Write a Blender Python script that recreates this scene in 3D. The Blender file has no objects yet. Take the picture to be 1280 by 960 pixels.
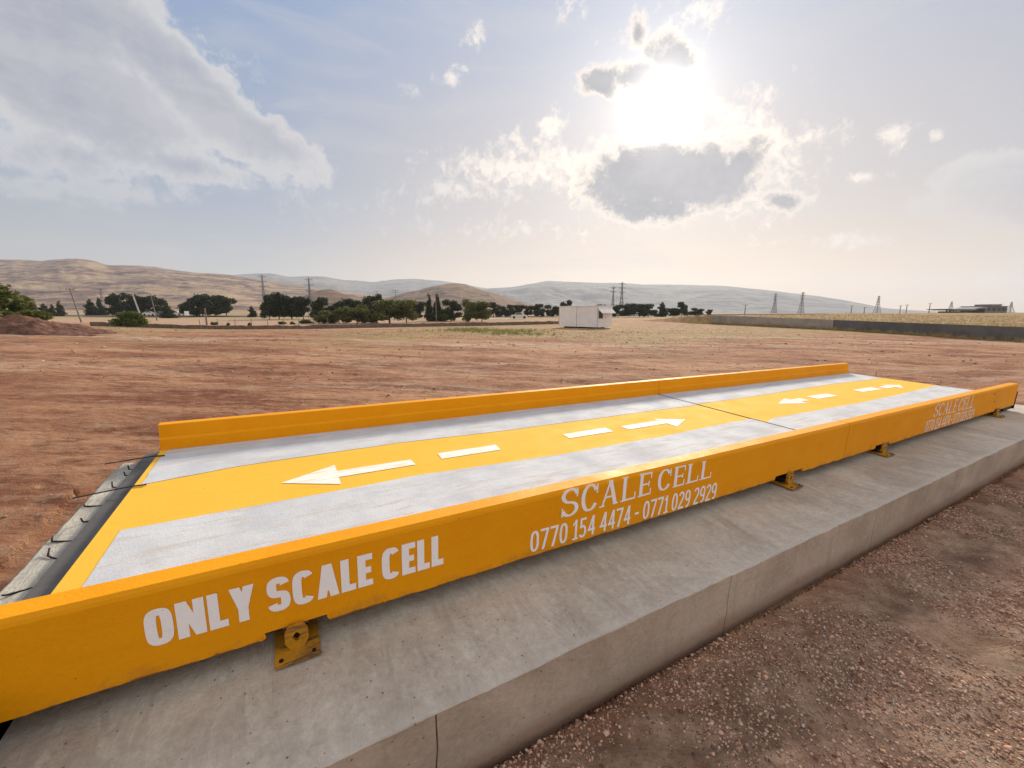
import bpy, bmesh, math, random
import numpy as np
from mathutils import Vector, Matrix
rad = math.radians
S = bpy.context.scene
COL = S.collection
random.seed(7)
RNG = np.random.RandomState(11)

# ------------------------------------------------------------------ camera
F = 515.0                 # focal length in pixels of the 1280 wide photograph
TH = 0.16923              # downward pitch
CH = 2.266                # height of the eye above the origin
cd = bpy.data.cameras.new("camera")
cam = bpy.data.objects.new("camera", cd)
COL.objects.link(cam)
cd.sensor_fit = 'HORIZONTAL'
cd.sensor_width = 36.0
cd.lens = 36.0 * F / 1280.0
cd.clip_start = 0.05
cd.clip_end = 20000
cam.location = (0, 0, CH)
cam.rotation_euler = (math.pi / 2 - TH, 0, 0)
S.camera = cam
S.render.resolution_x = 1024
S.render.resolution_y = 768

cT, sT = math.cos(TH), math.sin(TH)
FW = Vector((0, cT, -sT)); RT = Vector((1, 0, 0)); UP = Vector((0, sT, cT))


def at(px, py, Y):
    """world point at distance Y north of the eye seen where the photo shows (px, py)"""
    b = (480 - py) / F
    dz = Y * (b * cT - sT) / (cT + b * sT)
    zc = Y * cT - dz * sT
    return Vector(((px - 640) / F * zc, Y, CH + dz))


def direction(px, py):
    return (FW + RT * ((px - 640) / F) + UP * ((480 - py) / F)).normalized()


SUN = direction(825, 122)
SUN_EL = math.asin(SUN.z)
SUN_AZ = math.atan2(SUN.x, SUN.y)     # clockwise from +Y

# ------------------------------------------------------------------ colour management
S.view_settings.view_transform = 'Standard'
S.view_settings.look = 'None'
S.view_settings.exposure = 0.25
S.view_settings.gamma = 1.0
S.view_settings.use_curve_mapping = False
try:
    S.cycles.use_denoising = True
    S.cycles.volume_bounces = 0
    S.cycles.max_bounces = 6
    S.cycles.volume_step_rate = 4
except Exception:
    pass


# ------------------------------------------------------------------ node helpers
class G:
    """tiny expression builder on a node tree"""
    def __init__(s, nt):
        s.nt = nt

    def node(s, t, **kw):
        n = s.nt.nodes.new(t)
        for k, v in kw.items():
            setattr(n, k, v)
        return n

    def put(s, sock, v):
        if isinstance(v, bpy.types.NodeSocket):
            s.nt.links.new(v, sock)
        elif v is not None:
            if sock.type == 'RGBA' and isinstance(v, (tuple, list)) and len(v) == 3:
                v = (*v, 1)
            if sock.type == 'RGBA' and isinstance(v, (int, float)):
                v = (v, v, v, 1)
            sock.default_value = v

    def m(s, op, a, b=None, c=None, clamp=False):
        n = s.node('ShaderNodeMath', operation=op, use_clamp=clamp)
        s.put(n.inputs[0], a)
        if b is not None: s.put(n.inputs[1], b)
        if c is not None: s.put(n.inputs[2], c)
        return n.outputs[0]

    def vm(s, op, a, b=None, out=0):
        n = s.node('ShaderNodeVectorMath', operation=op)
        s.put(n.inputs[0], a)
        if b is not None:
            s.put(n.inputs['Scale'] if op == 'SCALE' else n.inputs[1], b)
        return n.outputs['Value'] if op in ('DOT_PRODUCT', 'LENGTH') else n.outputs[0]

    def mix(s, f, a, b, blend='MIX'):
        n = s.node('ShaderNodeMix', data_type='RGBA', blend_type=blend)
        n.clamp_factor = True
        s.put(n.inputs[0], f); s.put(n.inputs[6], a); s.put(n.inputs[7], b)
        return n.outputs[2]

    def rng(s, v, a, b, c=0., d=1., kind='SMOOTHSTEP'):
        n = s.node('ShaderNodeMapRange', interpolation_type=kind)
        s.put(n.inputs[0], v)
        for i, q in enumerate((a, b, c, d)): s.put(n.inputs[i + 1], q)
        return n.outputs[0]

    def noise(s, vec, scale, detail=5, rough=.55, dist=0., out=0):
        n = s.node('ShaderNodeTexNoise')
        s.put(n.inputs['Vector'], vec); n.inputs['Scale'].default_value = scale
        n.inputs['Detail'].default_value = detail; n.inputs['Roughness'].default_value = rough
        n.inputs['Distortion'].default_value = dist
        return n.outputs[out]

    def vor(s, vec, scale, feature='F1', rnd=1., out='Distance'):
        n = s.node('ShaderNodeTexVoronoi', feature=feature)
        s.put(n.inputs['Vector'], vec); n.inputs['Scale'].default_value = scale
        n.inputs['Randomness'].default_value = rnd
        return n.outputs[out]

    def mapping(s, vec, loc=(0, 0, 0), rot=(0, 0, 0), sc=(1, 1, 1), kind='POINT'):
        n = s.node('ShaderNodeMapping', vector_type=kind)
        s.put(n.inputs[0], vec)
        n.inputs[1].default_value = loc; n.inputs[2].default_value = rot; n.inputs[3].default_value = sc
        return n.outputs[0]

    def sep(s, v):
        n = s.node('ShaderNodeSeparateXYZ'); s.put(n.inputs[0], v); return n.outputs

    def comb(s, x, y, z):
        n = s.node('ShaderNodeCombineXYZ')
        s.put(n.inputs[0], x); s.put(n.inputs[1], y); s.put(n.inputs[2], z)
        return n.outputs[0]

    def bump(s, h, strength=.5, dist=.01, normal=None):
        n = s.node('ShaderNodeBump')
        n.inputs['Strength'].default_value = strength; n.inputs['Distance'].default_value = dist
        s.put(n.inputs['Height'], h)
        if normal is not None: s.put(n.inputs['Normal'], normal)
        return n.outputs[0]


def material(name):
    m = bpy.data.materials.new(name); m.use_nodes = True
    g = G(m.node_tree)
    b = m.node_tree.nodes['Principled BSDF']
    return m, g, b


# ------------------------------------------------------------------ world: hazy evening sky with broken cloud
W = bpy.data.worlds.new("World"); S.world = W; W.use_nodes = True
nt = W.node_tree; nt.nodes.clear(); g = G(nt)
tc = g.node('ShaderNodeTexCoord'); D = tc.outputs['Generated']
sky = g.node('ShaderNodeTexSky', sky_type='NISHITA')
sky.sun_disc = False
sky.sun_elevation = SUN_EL; sky.sun_rotation = SUN_AZ
sky.air_density = 1.0; sky.dust_density = 1.2; sky.ozone_density = 1.5
sky.altitude = 600
SKY_STRENGTH = 0.10
base = g.vm('SCALE', sky.outputs[0], SKY_STRENGTH)
dx, dy, dz = g.sep(D)
el = dz
cosS = g.vm('DOT_PRODUCT', D, tuple(SUN))
# thin haze veil: pale near the horizon, bluish higher up; warmer under the sun
azs = g.m('DIVIDE', g.vm('DOT_PRODUCT', g.comb(dx, dy, 0.), (SUN.x, SUN.y, 0)),
          g.m('MAXIMUM', g.vm('LENGTH', g.comb(dx, dy, 0.)), .05))      # about cos(el)*cos(d azimuth)
warm = g.rng(g.m('DIVIDE', azs, math.cos(SUN_EL)), .62, 1.0)
hor = g.mix(warm, (.62, .575, .51), (.98, .68, .43))
mid = g.mix(warm, (.41, .47, .58), (.66, .59, .55))
top = g.mix(warm, (.27, .40, .66), (.45, .52, .67))
veil = g.mix(g.rng(el, .0, .26), hor, mid)
veil = g.mix(g.rng(el, .22, .62), veil, top)
skyc = g.mix(.86, base, veil)
# aureole of the sun in the haze
pc = g.m('MAXIMUM', cosS, 0.)
def lobe(n, a): return g.m('MULTIPLY', g.m('POWER', pc, n), a)
glow = g.m('ADD', lobe(14, .10), g.m('ADD', lobe(70, .21), lobe(420, .44)))
core = g.m('ADD', lobe(1700, 1.3), lobe(6000, 2.5))
# clouds: patches given in tangent coordinates of a fixed compass direction
w = g.vm('DOT_PRODUCT', D, tuple(FW))
wpos = g.m('MAXIMUM', w, .02)
U = g.m('DIVIDE', g.vm('DOT_PRODUCT', D, tuple(RT)), wpos)
V = g.m('DIVIDE', g.vm('DOT_PRODUCT', D, tuple(UP)), wpos)
P2 = g.comb(U, V, 0.)
Dw = g.vm('ADD', D, g.vm('SCALE', g.vm('SUBTRACT', g.noise(D, 16., 4, .6, 0., 1), (.5, .5, .5)), .035))
n1 = g.noise(Dw, 11.0, 10, .66, .2)
n2 = g.noise(g.mapping(D, sc=(1, 1, 2.2)), 3.4, 6, .6, .4)
n3 = g.noise(g.mapping(Dw, (3, 1, 2)), 42., 6, .66, .2)
bl1 = g.m('SUBTRACT', .42, g.vor(Dw, 26.)); bl2 = g.m('SUBTRACT', .42, g.vor(Dw, 61.))
bil = g.m('ADD', g.m('MULTIPLY', bl1, .9), g.m('MULTIPLY', bl2, .55))      # rounded cauliflower heads


def patch(px, py, rx, ry, rot, s):
    """ellipse mask (s at the middle, 0 at the rim, negative outside)"""
    v = g.mapping(P2, ((px - 640) / F, (480 - py) / F, 0), (0, 0, rad(rot)), (rx / F, ry / F, 1), 'TEXTURE')
    l = g.vm('LENGTH', v)
    return g.m('MULTIPLY', g.m('SUBTRACT', 1., l), s)


def union(lst):
    r = patch(*lst[0])
    for q in lst[1:]:
        r = g.m('SMOOTH_MAX', r, patch(*q), .08)
    return g.m('MAXIMUM', r, -1.5)


fr = g.m('SUBTRACT', n1, .5)
fs = g.m('SUBTRACT', n2, .5)
ff = g.m('SUBTRACT', n3, .5)
# heavy clouds (dark middle, bright rim)
heavyD = g.m('ADD', union([(840, 222, 128, 50, 0, .85), (815, 258, 80, 24, -4, .55), (920, 205, 55, 34, 10, .35), (750, 102, 38, 27, 0, .65),
                            (838, 72, 40, 34, 10, .65), (797, 96, 40, 24, 10, .5), (797, 38, 16, 24, -10, .3),
                            (980, 250, 38, 17, -5, .5)]),
           g.m('ADD', g.m('MULTIPLY', fr, 1.0), g.m('ADD', g.m('MULTIPLY', ff, .62), g.m('MULTIPLY', bil, .10))))
# small bright puffs
puffM = union([(507, 107, 20, 11, -40, .42), (566, 95, 28, 15, 10, .42), (597, 48, 16, 20, -20, .40), (575, 55, 8, 7, 0, .12), (285, 70, 22, 14, -30, .12),
               (620, 212, 105, 28, -4, .48), (560, 240, 90, 22, 0, .40), (715, 12, 26, 20, 0, .28), (878, 14, 46, 28, 0, .4), (740, 45, 18, 13, 0, .2),
               (950, 170, 110, 46, -20, .42), (1010, 170, 60, 20, 12, .42), (960, 112, 46, 24, 30, .38), (700, 205, 105, 52, 0, .52), (690, 155, 32, 20, 0, .40),
               (940, 250, 70, 30, 0, .3), (1118, 172, 34, 22, 25, .50), (1172, 170, 16, 10, 0, .38), (1075, 222, 50, 9, 4, .36), (1070, 300, 58, 14, 0, .42),
               (965, 303, 36, 7, 0, .18), (480, 258, 70, 18, 0, .22), (885, 180, 125, 66, 0, .36), (640, 285, 120, 14, 0, .2)])
puffD = g.m('ADD', puffM, g.m('ADD', g.m('MULTIPLY', fr, 1.25), g.m('ADD', g.m('MULTIPLY', ff, 1.5), g.m('MULTIPLY', bil, .08))))
# large soft clouds
softM = union([(60, 90, 250, 85, -32, .8), (230, 100, 215, 46, -42, .7), (315, 165, 125, 34, -30, .55), (80, 190, 190, 40, -6, .36), (225, 205, 135, 24, -14, .42),
               (-60, -40, 330, 130, -25, 1.0), (1240, 232, 100, 44, 14, .75), (1330, 240, 150, 60, 0, .9), (355, 185, 60, 16, -35, .45), (20, 135, 60, 18, -20, .3), (60, 232, 240, 18, -4, .2)])
softD = g.m('ADD', softM, g.m('ADD', g.m('MULTIPLY', fr, .55), g.m('ADD', g.m('MULTIPLY', fs, .55), g.m('ADD', g.m('MULTIPLY', ff, .42), g.m('MULTIPLY', bil, .08)))))
litS = g.rng(cosS, .80, 1.0)
c_rim = g.mix(litS, (.74, .73, .74), (1.2, 1.05, .90))
c_soft = g.mix(g.rng(softD, .06, .40), g.mix(litS, (.72, .71, .71), (.82, .77, .71)), g.mix(g.rng(g.m('ADD', n2, g.m('MULTIPLY', ff, .25)), .36, .66), g.mix(g.rng(cosS, .80, .92), (.40, .42, .50), (.60, .60, .62)), g.mix(g.rng(cosS, .80, .92), (.56, .56, .60), (.78, .75, .71))))
a_soft = g.m('MULTIPLY', g.rng(softD, -.04, .13), g.rng(el, .10, .30, .25, .90))
c_heavy = g.mix(g.rng(heavyD, .0, .34), c_rim, g.mix(g.rng(g.m('ADD', n2, g.m('MULTIPLY', ff, .25)), .35, .7), (.38, .385, .42), (.52, .51, .53)))
a_heavy = g.m('MULTIPLY', g.rng(heavyD, -.10, .18), .95)
c_puff = g.mix(g.rng(puffD, .45, 1.0), c_rim, (.66, .63, .62))
a_puff = g.m('MULTIPLY', g.rng(puffD, -.02, .58), .90)
# faint high veil streaks everywhere
streak = g.noise(g.mapping(D, sc=(1, 1, 5)), 4.2, 6, .55, .6)
skyc = g.mix(g.m('MULTIPLY', g.rng(streak, .46, .74), .30), skyc, (.66, .65, .65))
skyc = g.mix(a_soft, skyc, c_soft)
skyc = g.mix(a_puff, skyc, c_puff)
gl = g.node('ShaderNodeCombineColor')
glc = g.vm('SCALE', (1.0, .93, .82), glow)
skyc = g.vm('ADD', skyc, glc)
skyc = g.mix(a_heavy, skyc, g.vm('ADD', c_heavy, g.vm('SCALE', (1., .95, .88), g.m('ADD', lobe(90, .12), lobe(420, .5)))))
skyc = g.vm('ADD', skyc, g.vm('SCALE', (1., .97, .9), core))
skyc = g.vm('SCALE', skyc, .80)
# unseen broken cloud behind the camera, brightened as added fill light
bk = g.m('MULTIPLY', g.rng(g.vm('DOT_PRODUCT', D, tuple(FW)), .30, -.35), g.rng(g.noise(D, 2.2, 5, .6), .30, .62, .5, 1.))
skyc = g.mix(g.m('MULTIPLY', bk, .85), skyc, (.84, .78, .71))
# dim ground half
skyc = g.mix(g.rng(el, -.06, -.005), (.20, .13, .09), skyc)
bg = g.node('ShaderNodeBackground'); g.put(bg.inputs[0], skyc); bg.inputs[1].default_value = 1.0
wo = g.node('ShaderNodeOutputWorld'); nt.links.new(bg.outputs[0], wo.inputs[0])

# ------------------------------------------------------------------ sun
sl = bpy.data.lights.new("sun", 'SUN'); sl.energy = 4.8; sl.angle = rad(11); sl.color = (1.0, .88, .72)
so = bpy.data.objects.new("sun", sl); COL.objects.link(so)
so.rotation_euler = SUN.to_track_quat('Z', 'Y').to_euler()


# ------------------------------------------------------------------ object helpers
def tag(o, label=None, cat=None, group=None, kind=None):
    if label: o['label'] = label
    if cat: o['category'] = cat
    if group: o['group'] = group
    if kind: o['kind'] = kind
    return o


def link_mesh(name, me, mat=None, parent=None, smooth=False):
    if mat is not None and not me.materials: me.materials.append(mat)
    if smooth:
        me.polygons.foreach_set('use_smooth', [True] * len(me.polygons))
    o = bpy.data.objects.new(name, me); COL.objects.link(o)
    if parent is not None: o.parent = parent
    return o


def empty(name, M, label, cat, group=None):
    o = bpy.data.objects.new(name, None); COL.objects.link(o)
    o.empty_display_size = .2
    o.matrix_world = M if isinstance(M, Matrix) else Matrix.Translation(M)
    return tag(o, label, cat, group)


def np_mesh(name, v, f):
    """v (n,3) array, f (m,k) array of equal sized faces"""
    me = bpy.data.meshes.new(name)
    v = np.asarray(v, np.float32); f = np.asarray(f, np.int32); k = f.shape[1]
    me.vertices.add(len(v)); me.vertices.foreach_set('co', v.ravel())
    me.loops.add(f.size); me.loops.foreach_set('vertex_index', f.ravel())
    me.polygons.add(len(f)); me.polygons.foreach_set('loop_start', np.arange(0, f.size, k, dtype=np.int32))
    try: me.polygons.foreach_set('loop_total', np.full(len(f), k, np.int32))
    except Exception: pass
    me.update(calc_edges=True); me.validate()
    return me


class MB:
    """collects solids and turns them into one mesh"""
    def __init__(s): s.v = []; s.f = []

    def add(s, vs, fs):
        b = len(s.v); s.v += [tuple(q) for q in vs]; s.f += [tuple(i + b for i in f) for f in fs]
        return s

    def box(s, x0, x1, y0, y1, z0, z1, M=None):
        vs = [Vector((x, y, z)) for z in (z0, z1) for x, y in ((x0, y0), (x1, y0), (x1, y1), (x0, y1))]
        if M is not None: vs = [M @ q for q in vs]
        return s.add(vs, [(3, 2, 1, 0), (4, 5, 6, 7), (0, 1, 5, 4), (1, 2, 6, 5), (2, 3, 7, 6), (3, 0, 4, 7)])

    def bar(s, a, b, r0, r1=None, n=6):
        a = Vector(a); b = Vector(b); r1 = r0 if r1 is None else r1
        d = (b - a).normalized(); t = Vector((0, 0, 1)) if abs(d.z) < .9 else Vector((1, 0, 0))
        x = d.cross(t).normalized(); y = d.cross(x)
        vs = []
        for c, r in ((a, r0), (b, r1)):
            for i in range(n):
                q = 2 * math.pi * i / n; vs.append(c + x * (r * math.cos(q)) + y * (r * math.sin(q)))
        fs = [(i, (i + 1) % n, n + (i + 1) % n, n + i) for i in range(n)]
        fs += [tuple(range(n - 1, -1, -1)), tuple(range(n, 2 * n))]
        return s.add(vs, fs)

    def prism(s, poly, axis, a, b):
        """extrude a 2D polygon (in the two other axes) from a to b"""
        def p3(q, t):
            return {0: (t, q[0], q[1]), 1: (q[0], t, q[1]), 2: (q[0], q[1], t)}[axis]
        n = len(poly)
        vs = [p3(q, a) for q in poly] + [p3(q, b) for q in poly]
        fs = [(i, (i + 1) % n, n + (i + 1) % n, n + i) for i in range(n)] + [tuple(range(n - 1, -1, -1)), tuple(range(n, 2 * n))]
        return s.add(vs, fs)

    def build(s, name, mat, parent=None, smooth=False, bevel=0.):
        me = bpy.data.meshes.new(name); me.from_pydata(s.v, [], s.f); me.update()
        bm = bmesh.new(); bm.from_mesh(me)
        bmesh.ops.recalc_face_normals(bm, faces=bm.faces)
        if bevel > 0:
            bmesh.ops.bevel(bm, geom=[e for e in bm.edges if len(e.link_faces) == 2 and e.calc_face_angle(0) > .5],
                            offset=bevel, segments=2, affect='EDGES', clamp_overlap=True)
        bm.to_mesh(me); bm.free()
        return link_mesh(name, me, mat, parent, smooth)


def _hash(ix, iy, seed):
    n = (ix.astype(np.int64) * 374761393 + iy.astype(np.int64) * 668265263 + seed * 1442695041) & 0x7fffffff
    n = ((n ^ (n >> 13)) * 1274126177) & 0x7fffffff
    n = n ^ (n >> 16)
    return (n & 0xffff) / 65535.0


def vnoise(x, y, seed=0):
    ix = np.floor(x); iy = np.floor(y); fx = x - ix; fy = y - iy
    ux = fx * fx * (3 - 2 * fx); uy = fy * fy * (3 - 2 * fy)
    ix = ix.astype(np.int64); iy = iy.astype(np.int64)
    a = _hash(ix, iy, seed); b = _hash(ix + 1, iy, seed); c = _hash(ix, iy + 1, seed); d = _hash(ix + 1, iy + 1, seed)
    return (a * (1 - ux) + b * ux) * (1 - uy) + (c * (1 - ux) + d * ux) * uy


def fbm(x, y, seed=0, o=5, gain=.5):
    r = 0; a = 1; t = 0
    for i in range(o):
        r = r + a * vnoise(x, y, seed + i * 17); t += a; a *= gain; x = x * 2.03 + 5.1; y = y * 2.03 + 1.7
    return r / t


def sstep(a, b, x):
    t = np.clip((x - a) / (b - a), 0, 1); return t * t * (3 - 2 * t)


# ------------------------------------------------------------------ frame of the weighbridge (slightly out of level, as the slab is)
R = Matrix(((0.8757078514137774, -0.4818877194756662, 0.03033125105905523),
            (0.4826391895309364, 0.8754299721016332, -0.026110853587245686),
            (-0.013970386579715485, 0.0375045299220684, 0.999198798304991)))
SF = Matrix.Translation((0, 0, CH)) @ R.to_4x4() @ Matrix.Translation((0, 0, -1.542))
SX, SY = -0.030356, 0.026132       # slope of the yard by the slab
yi, yo, yf = 2.3065, 2.173, 5.0425
yfo = yf + .1335
zr, zb = .255, -.189
zs, ys, zg = -.301, 1.4934, -.7225
X0, X1, X2 = -1.138, 5.84, 12.843

# ------------------------------------------------------------------ materials
def soil_nodes(g, pos, grass, grey, pale, far):
    """colour, bump height of the yard soil"""
    w1 = g.mapping(pos, rot=(0, 0, rad(-22)), sc=(.35, 1.6, 1))
    big = g.noise(pos, .11, 5, .6, .4)
    trk = g.noise(w1, .55, 8, .62, .5)
    fine = g.noise(pos, 3.2, 8, .68, .2)
    tiny = g.noise(pos, 34., 5, .7)
    c = g.mix(g.rng(trk, .34, .66), (.245, .082, .040), (.61, .330, .182))
    fib = g.noise(g.mapping(pos, rot=(0, 0, rad(-16)), sc=(.55, 2.6, 1)), 2.6, 9, .78, .8)
    c = g.mix(g.m('MULTIPLY', g.rng(fib, .50, .66), .65), c, (.66, .42, .26))
    c = g.mix(g.m('MULTIPLY', g.rng(fib, .50, .36), .85), c, (.115, .046, .028))
    c = g.mix(g.m('MULTIPLY', g.rng(big, .42, .66), .45), c, (.34, .145, .078))
    c = g.mix(g.m('MULTIPLY', g.rng(fine, .52, .70), .55), c, (.50, .345, .23))
    c = g.mix(g.m('MULTIPLY', g.rng(fine, .45, .30), .55), c, (.15, .072, .046))
    # grey crushed stone
    gc = g.mix(g.rng(fine, .35, .68), (.29, .165, .108), (.62, .41, .28))
    c = g.mix(grey, c, gc)
    # dry grass
    gn = g.noise(pos, 1.1, 8, .7, .3)
    gr = g.mix(g.rng(gn, .36, .62), (.30, .185, .085), (.44, .33, .15))
    gr = g.mix(g.m('MULTIPLY', g.rng(g.noise(pos, .35, 4), .52, .68), .6), gr, (.18, .19, .07))
    c = g.mix(g.m('MULTIPLY', grass, g.rng(gn, .36, .56, .35, 1.)), c, gr)
    fd = g.noise(g.mapping(pos, rot=(0, 0, .12), sc=(.35, 1.5, 1)), .022, 5, .55, .3)
    fd2 = g.noise(g.mapping(pos, (50, 9, 0), sc=(.5, 1.6, 1)), .012, 4, .5, .2)
    fc = g.mix(g.rng(fd, .42, .50), (.155, .120, .068), (.46, .33, .17))
    fc = g.mix(g.rng(fd2, .52, .56), fc, (.27, .185, .115))
    fc = g.mix(g.m('MULTIPLY', g.rng(fine, .45, .65), .3), fc, (.12, .10, .05))
    c = g.mix(far, c, fc)
    c = g.mix(g.m('MULTIPLY', pale, g.rng(g.noise(w1, 4.0, 8, .7, .6), .42, .54, .0, 1.)), c, (.62, .46, .33))
    # small light and dark stones at two sizes
    h = g.m('ADD', g.m('ADD', g.m('ADD', g.m('MULTIPLY', fine, 1.2), g.m('MULTIPLY', fib, 1.6)), g.m('MULTIPLY', trk, 2.2)), g.m('MULTIPLY', tiny, .40))
    for sc, th0, keep in ((26., .34, .60), (62., .36, .45)):
        vd = g.node('ShaderNodeTexVoronoi'); g.put(vd.inputs['Vector'], pos); vd.inputs['Scale'].default_value = sc
        cs = g.sep(vd.outputs['Color'])
        cc = g.m('MULTIPLY', g.rng(vd.outputs['Distance'], th0, th0 - .14), g.rng(cs[0], keep, keep + .06))
        st = g.mix(cs[1], (.17, .095, .065), (.56, .40, .29))
        c = g.mix(g.m('MULTIPLY', cc, .75), c, st)
        h = g.m('ADD', h, g.m('MULTIPLY', cc, 12. / sc))
    c = g.mix(.55, c, g.mix(tiny, (.35, .35, .35), (1.35, 1.35, 1.35)), 'MULTIPLY')
    return c, h


m_soil, g, b = material('red_soil')
att = g.node('ShaderNodeAttribute', attribute_name='zone')
za = g.node('ShaderNodeSeparateColor'); g.put(za.inputs[0], att.outputs['Color'])
pos = g.node('ShaderNodeNewGeometry').outputs['Position']
c, h = soil_nodes(g, pos, za.outputs[0], za.outputs[1], za.outputs[2], att.outputs['Alpha'])
g.put(b.inputs['Base Color'], c); b.inputs['Roughness'].default_value = .95
b.inputs['Specular IOR Level'].default_value = .15
g.put(b.inputs['Normal'], g.bump(h, .9, .05))

m_mound, g, b = material('dug_earth')
pos = g.node('ShaderNodeNewGeometry').outputs['Position']
n = g.noise(pos, 1.6, 8, .7, .3)
c = g.mix(g.rng(n, .32, .66), (.085, .032, .020), (.24, .105, .060))
vd = g.vor(pos, 7.)
c = g.mix(g.m('MULTIPLY', g.rng(vd, .16, .10), .6), c, (.38, .26, .20))
g.put(b.inputs['Base Color'], c); b.inputs['Roughness'].default_value = .95
g.put(b.inputs['Normal'], g.bump(n, 1., .3))


def paint(name, col, dark, rough=.42, wear=.35, scale=1.0, spec=.4, worn_to=None, tex=1., dirt=False):
    m, g, b = material(name)
    pos = g.node('ShaderNodeTexCoord').outputs['Object']
    n = g.noise(pos, 2.2 * scale, 8, .65, .2); f = g.noise(pos, 60 * scale, 4, .7); st = g.noise(g.mapping(pos, sc=(.35, 2.5, 2.5)), 5 * scale, 7, .65)
    c = g.mix(g.m('MULTIPLY', g.rng(n, .38, .68), wear), col, dark)
    c = g.mix(g.m('MULTIPLY', g.rng(st, .5, .72), wear), c, dark)
    if worn_to:
        c = g.mix(g.m('MULTIPLY', g.rng(g.m('ADD', st, g.m('MULTIPLY', f, .35)), .70, .80), .8), c, worn_to)
    if dirt:
        z_ = g.sep(pos)[2]
        dn = g.m('ADD', g.noise(pos, 5, 7, .7), g.m('MULTIPLY', g.noise(pos, 38, 5, .7), .35))
        c = g.mix(g.m('MULTIPLY', g.rng(g.m('SUBTRACT', dn, g.m('MULTIPLY', g.m('ADD', z_, .19), 2.6)), .52, .80), .55), c, (.50, .20, .03))
        c = g.mix(g.m('MULTIPLY', g.rng(g.m('SUBTRACT', dn, g.m('MULTIPLY', g.m('ADD', z_, .19), 22.)), .50, .66), .8), c, (.12, .05, .02))
        scf = g.noise(g.mapping(pos, sc=(1, 1, 9)), 7, 8, .75, .8)
        c = g.mix(g.m('MULTIPLY', g.rng(scf, .64, .74), .5), c, (.52, .20, .01))
    sp = g.vor(pos, 9 * scale)
    c = g.mix(g.m('MULTIPLY', g.rng(sp, .055, .03), .6), c, tuple(q * .25 for q in dark))
    c = g.mix(.22, c, g.mix(f, (.6, .6, .6), (1.25, 1.25, 1.25)), 'MULTIPLY')
    g.put(b.inputs['Base Color'], c)
    g.put(b.inputs['Roughness'], g.rng(n, .3, .7, rough - .06, rough + .14, 'LINEAR'))
    b.inputs['Specular IOR Level'].default_value = spec
    g.put(b.inputs['Normal'], g.bump(g.m('ADD', f, g.m('MULTIPLY', g.noise(pos, 11 * scale, 4, .6), 1.2)), .32 * tex, .006))
    return m


m_yel = paint('yellow_steel_paint', (.86, .350, .0015), (.80, .290, .0015), .55, .4, 1., .15, None, 1.4, True)
m_deck = paint('yellow_deck_paint', (.86, .50, .055), (.80, .44, .05), .78, .3, 1., .12, None)
m_white = paint('white_wheel_track_paint', (.62, .635, .65), (.50, .52, .55), .8, .9, 1., .12, (.54, .49, .44), 1.6)
m_mark = paint('white_marking_paint', (.90, .87, .82), (.82, .76, .62), .7, .5, 2.2, .15, (.84, .66, .36))
m_letter = paint('lettering_paint', (.97, .95, .96), (.90, .87, .88), .5, .3, 2., .3)
m_letter2 = paint('faded_lettering_paint', (.96, .82, .74), (.88, .68, .55), .5, .6, 2., .3)
m_mount = paint('mount_paint', (.58, .27, .012), (.32, .15, .02), .5, .8, 3., .3, (.12, .07, .04))
m_dark = paint('dark_steel', (.115, .108, .104), (.065, .06, .058), .6, .5, 1.5, .3)
m_joint = paint('dirty_joint', (.10, .055, .025), (.05, .03, .018), .8, .6, 3., .1)
m_blk = paint('black_steel', (.012, .011, .011), (.02, .015, .012), .55, .5, 2., .3)
m_rust = paint('rusty_rebar', (.045, .030, .026), (.02, .015, .014), .7, .6, 6., .2)


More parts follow.
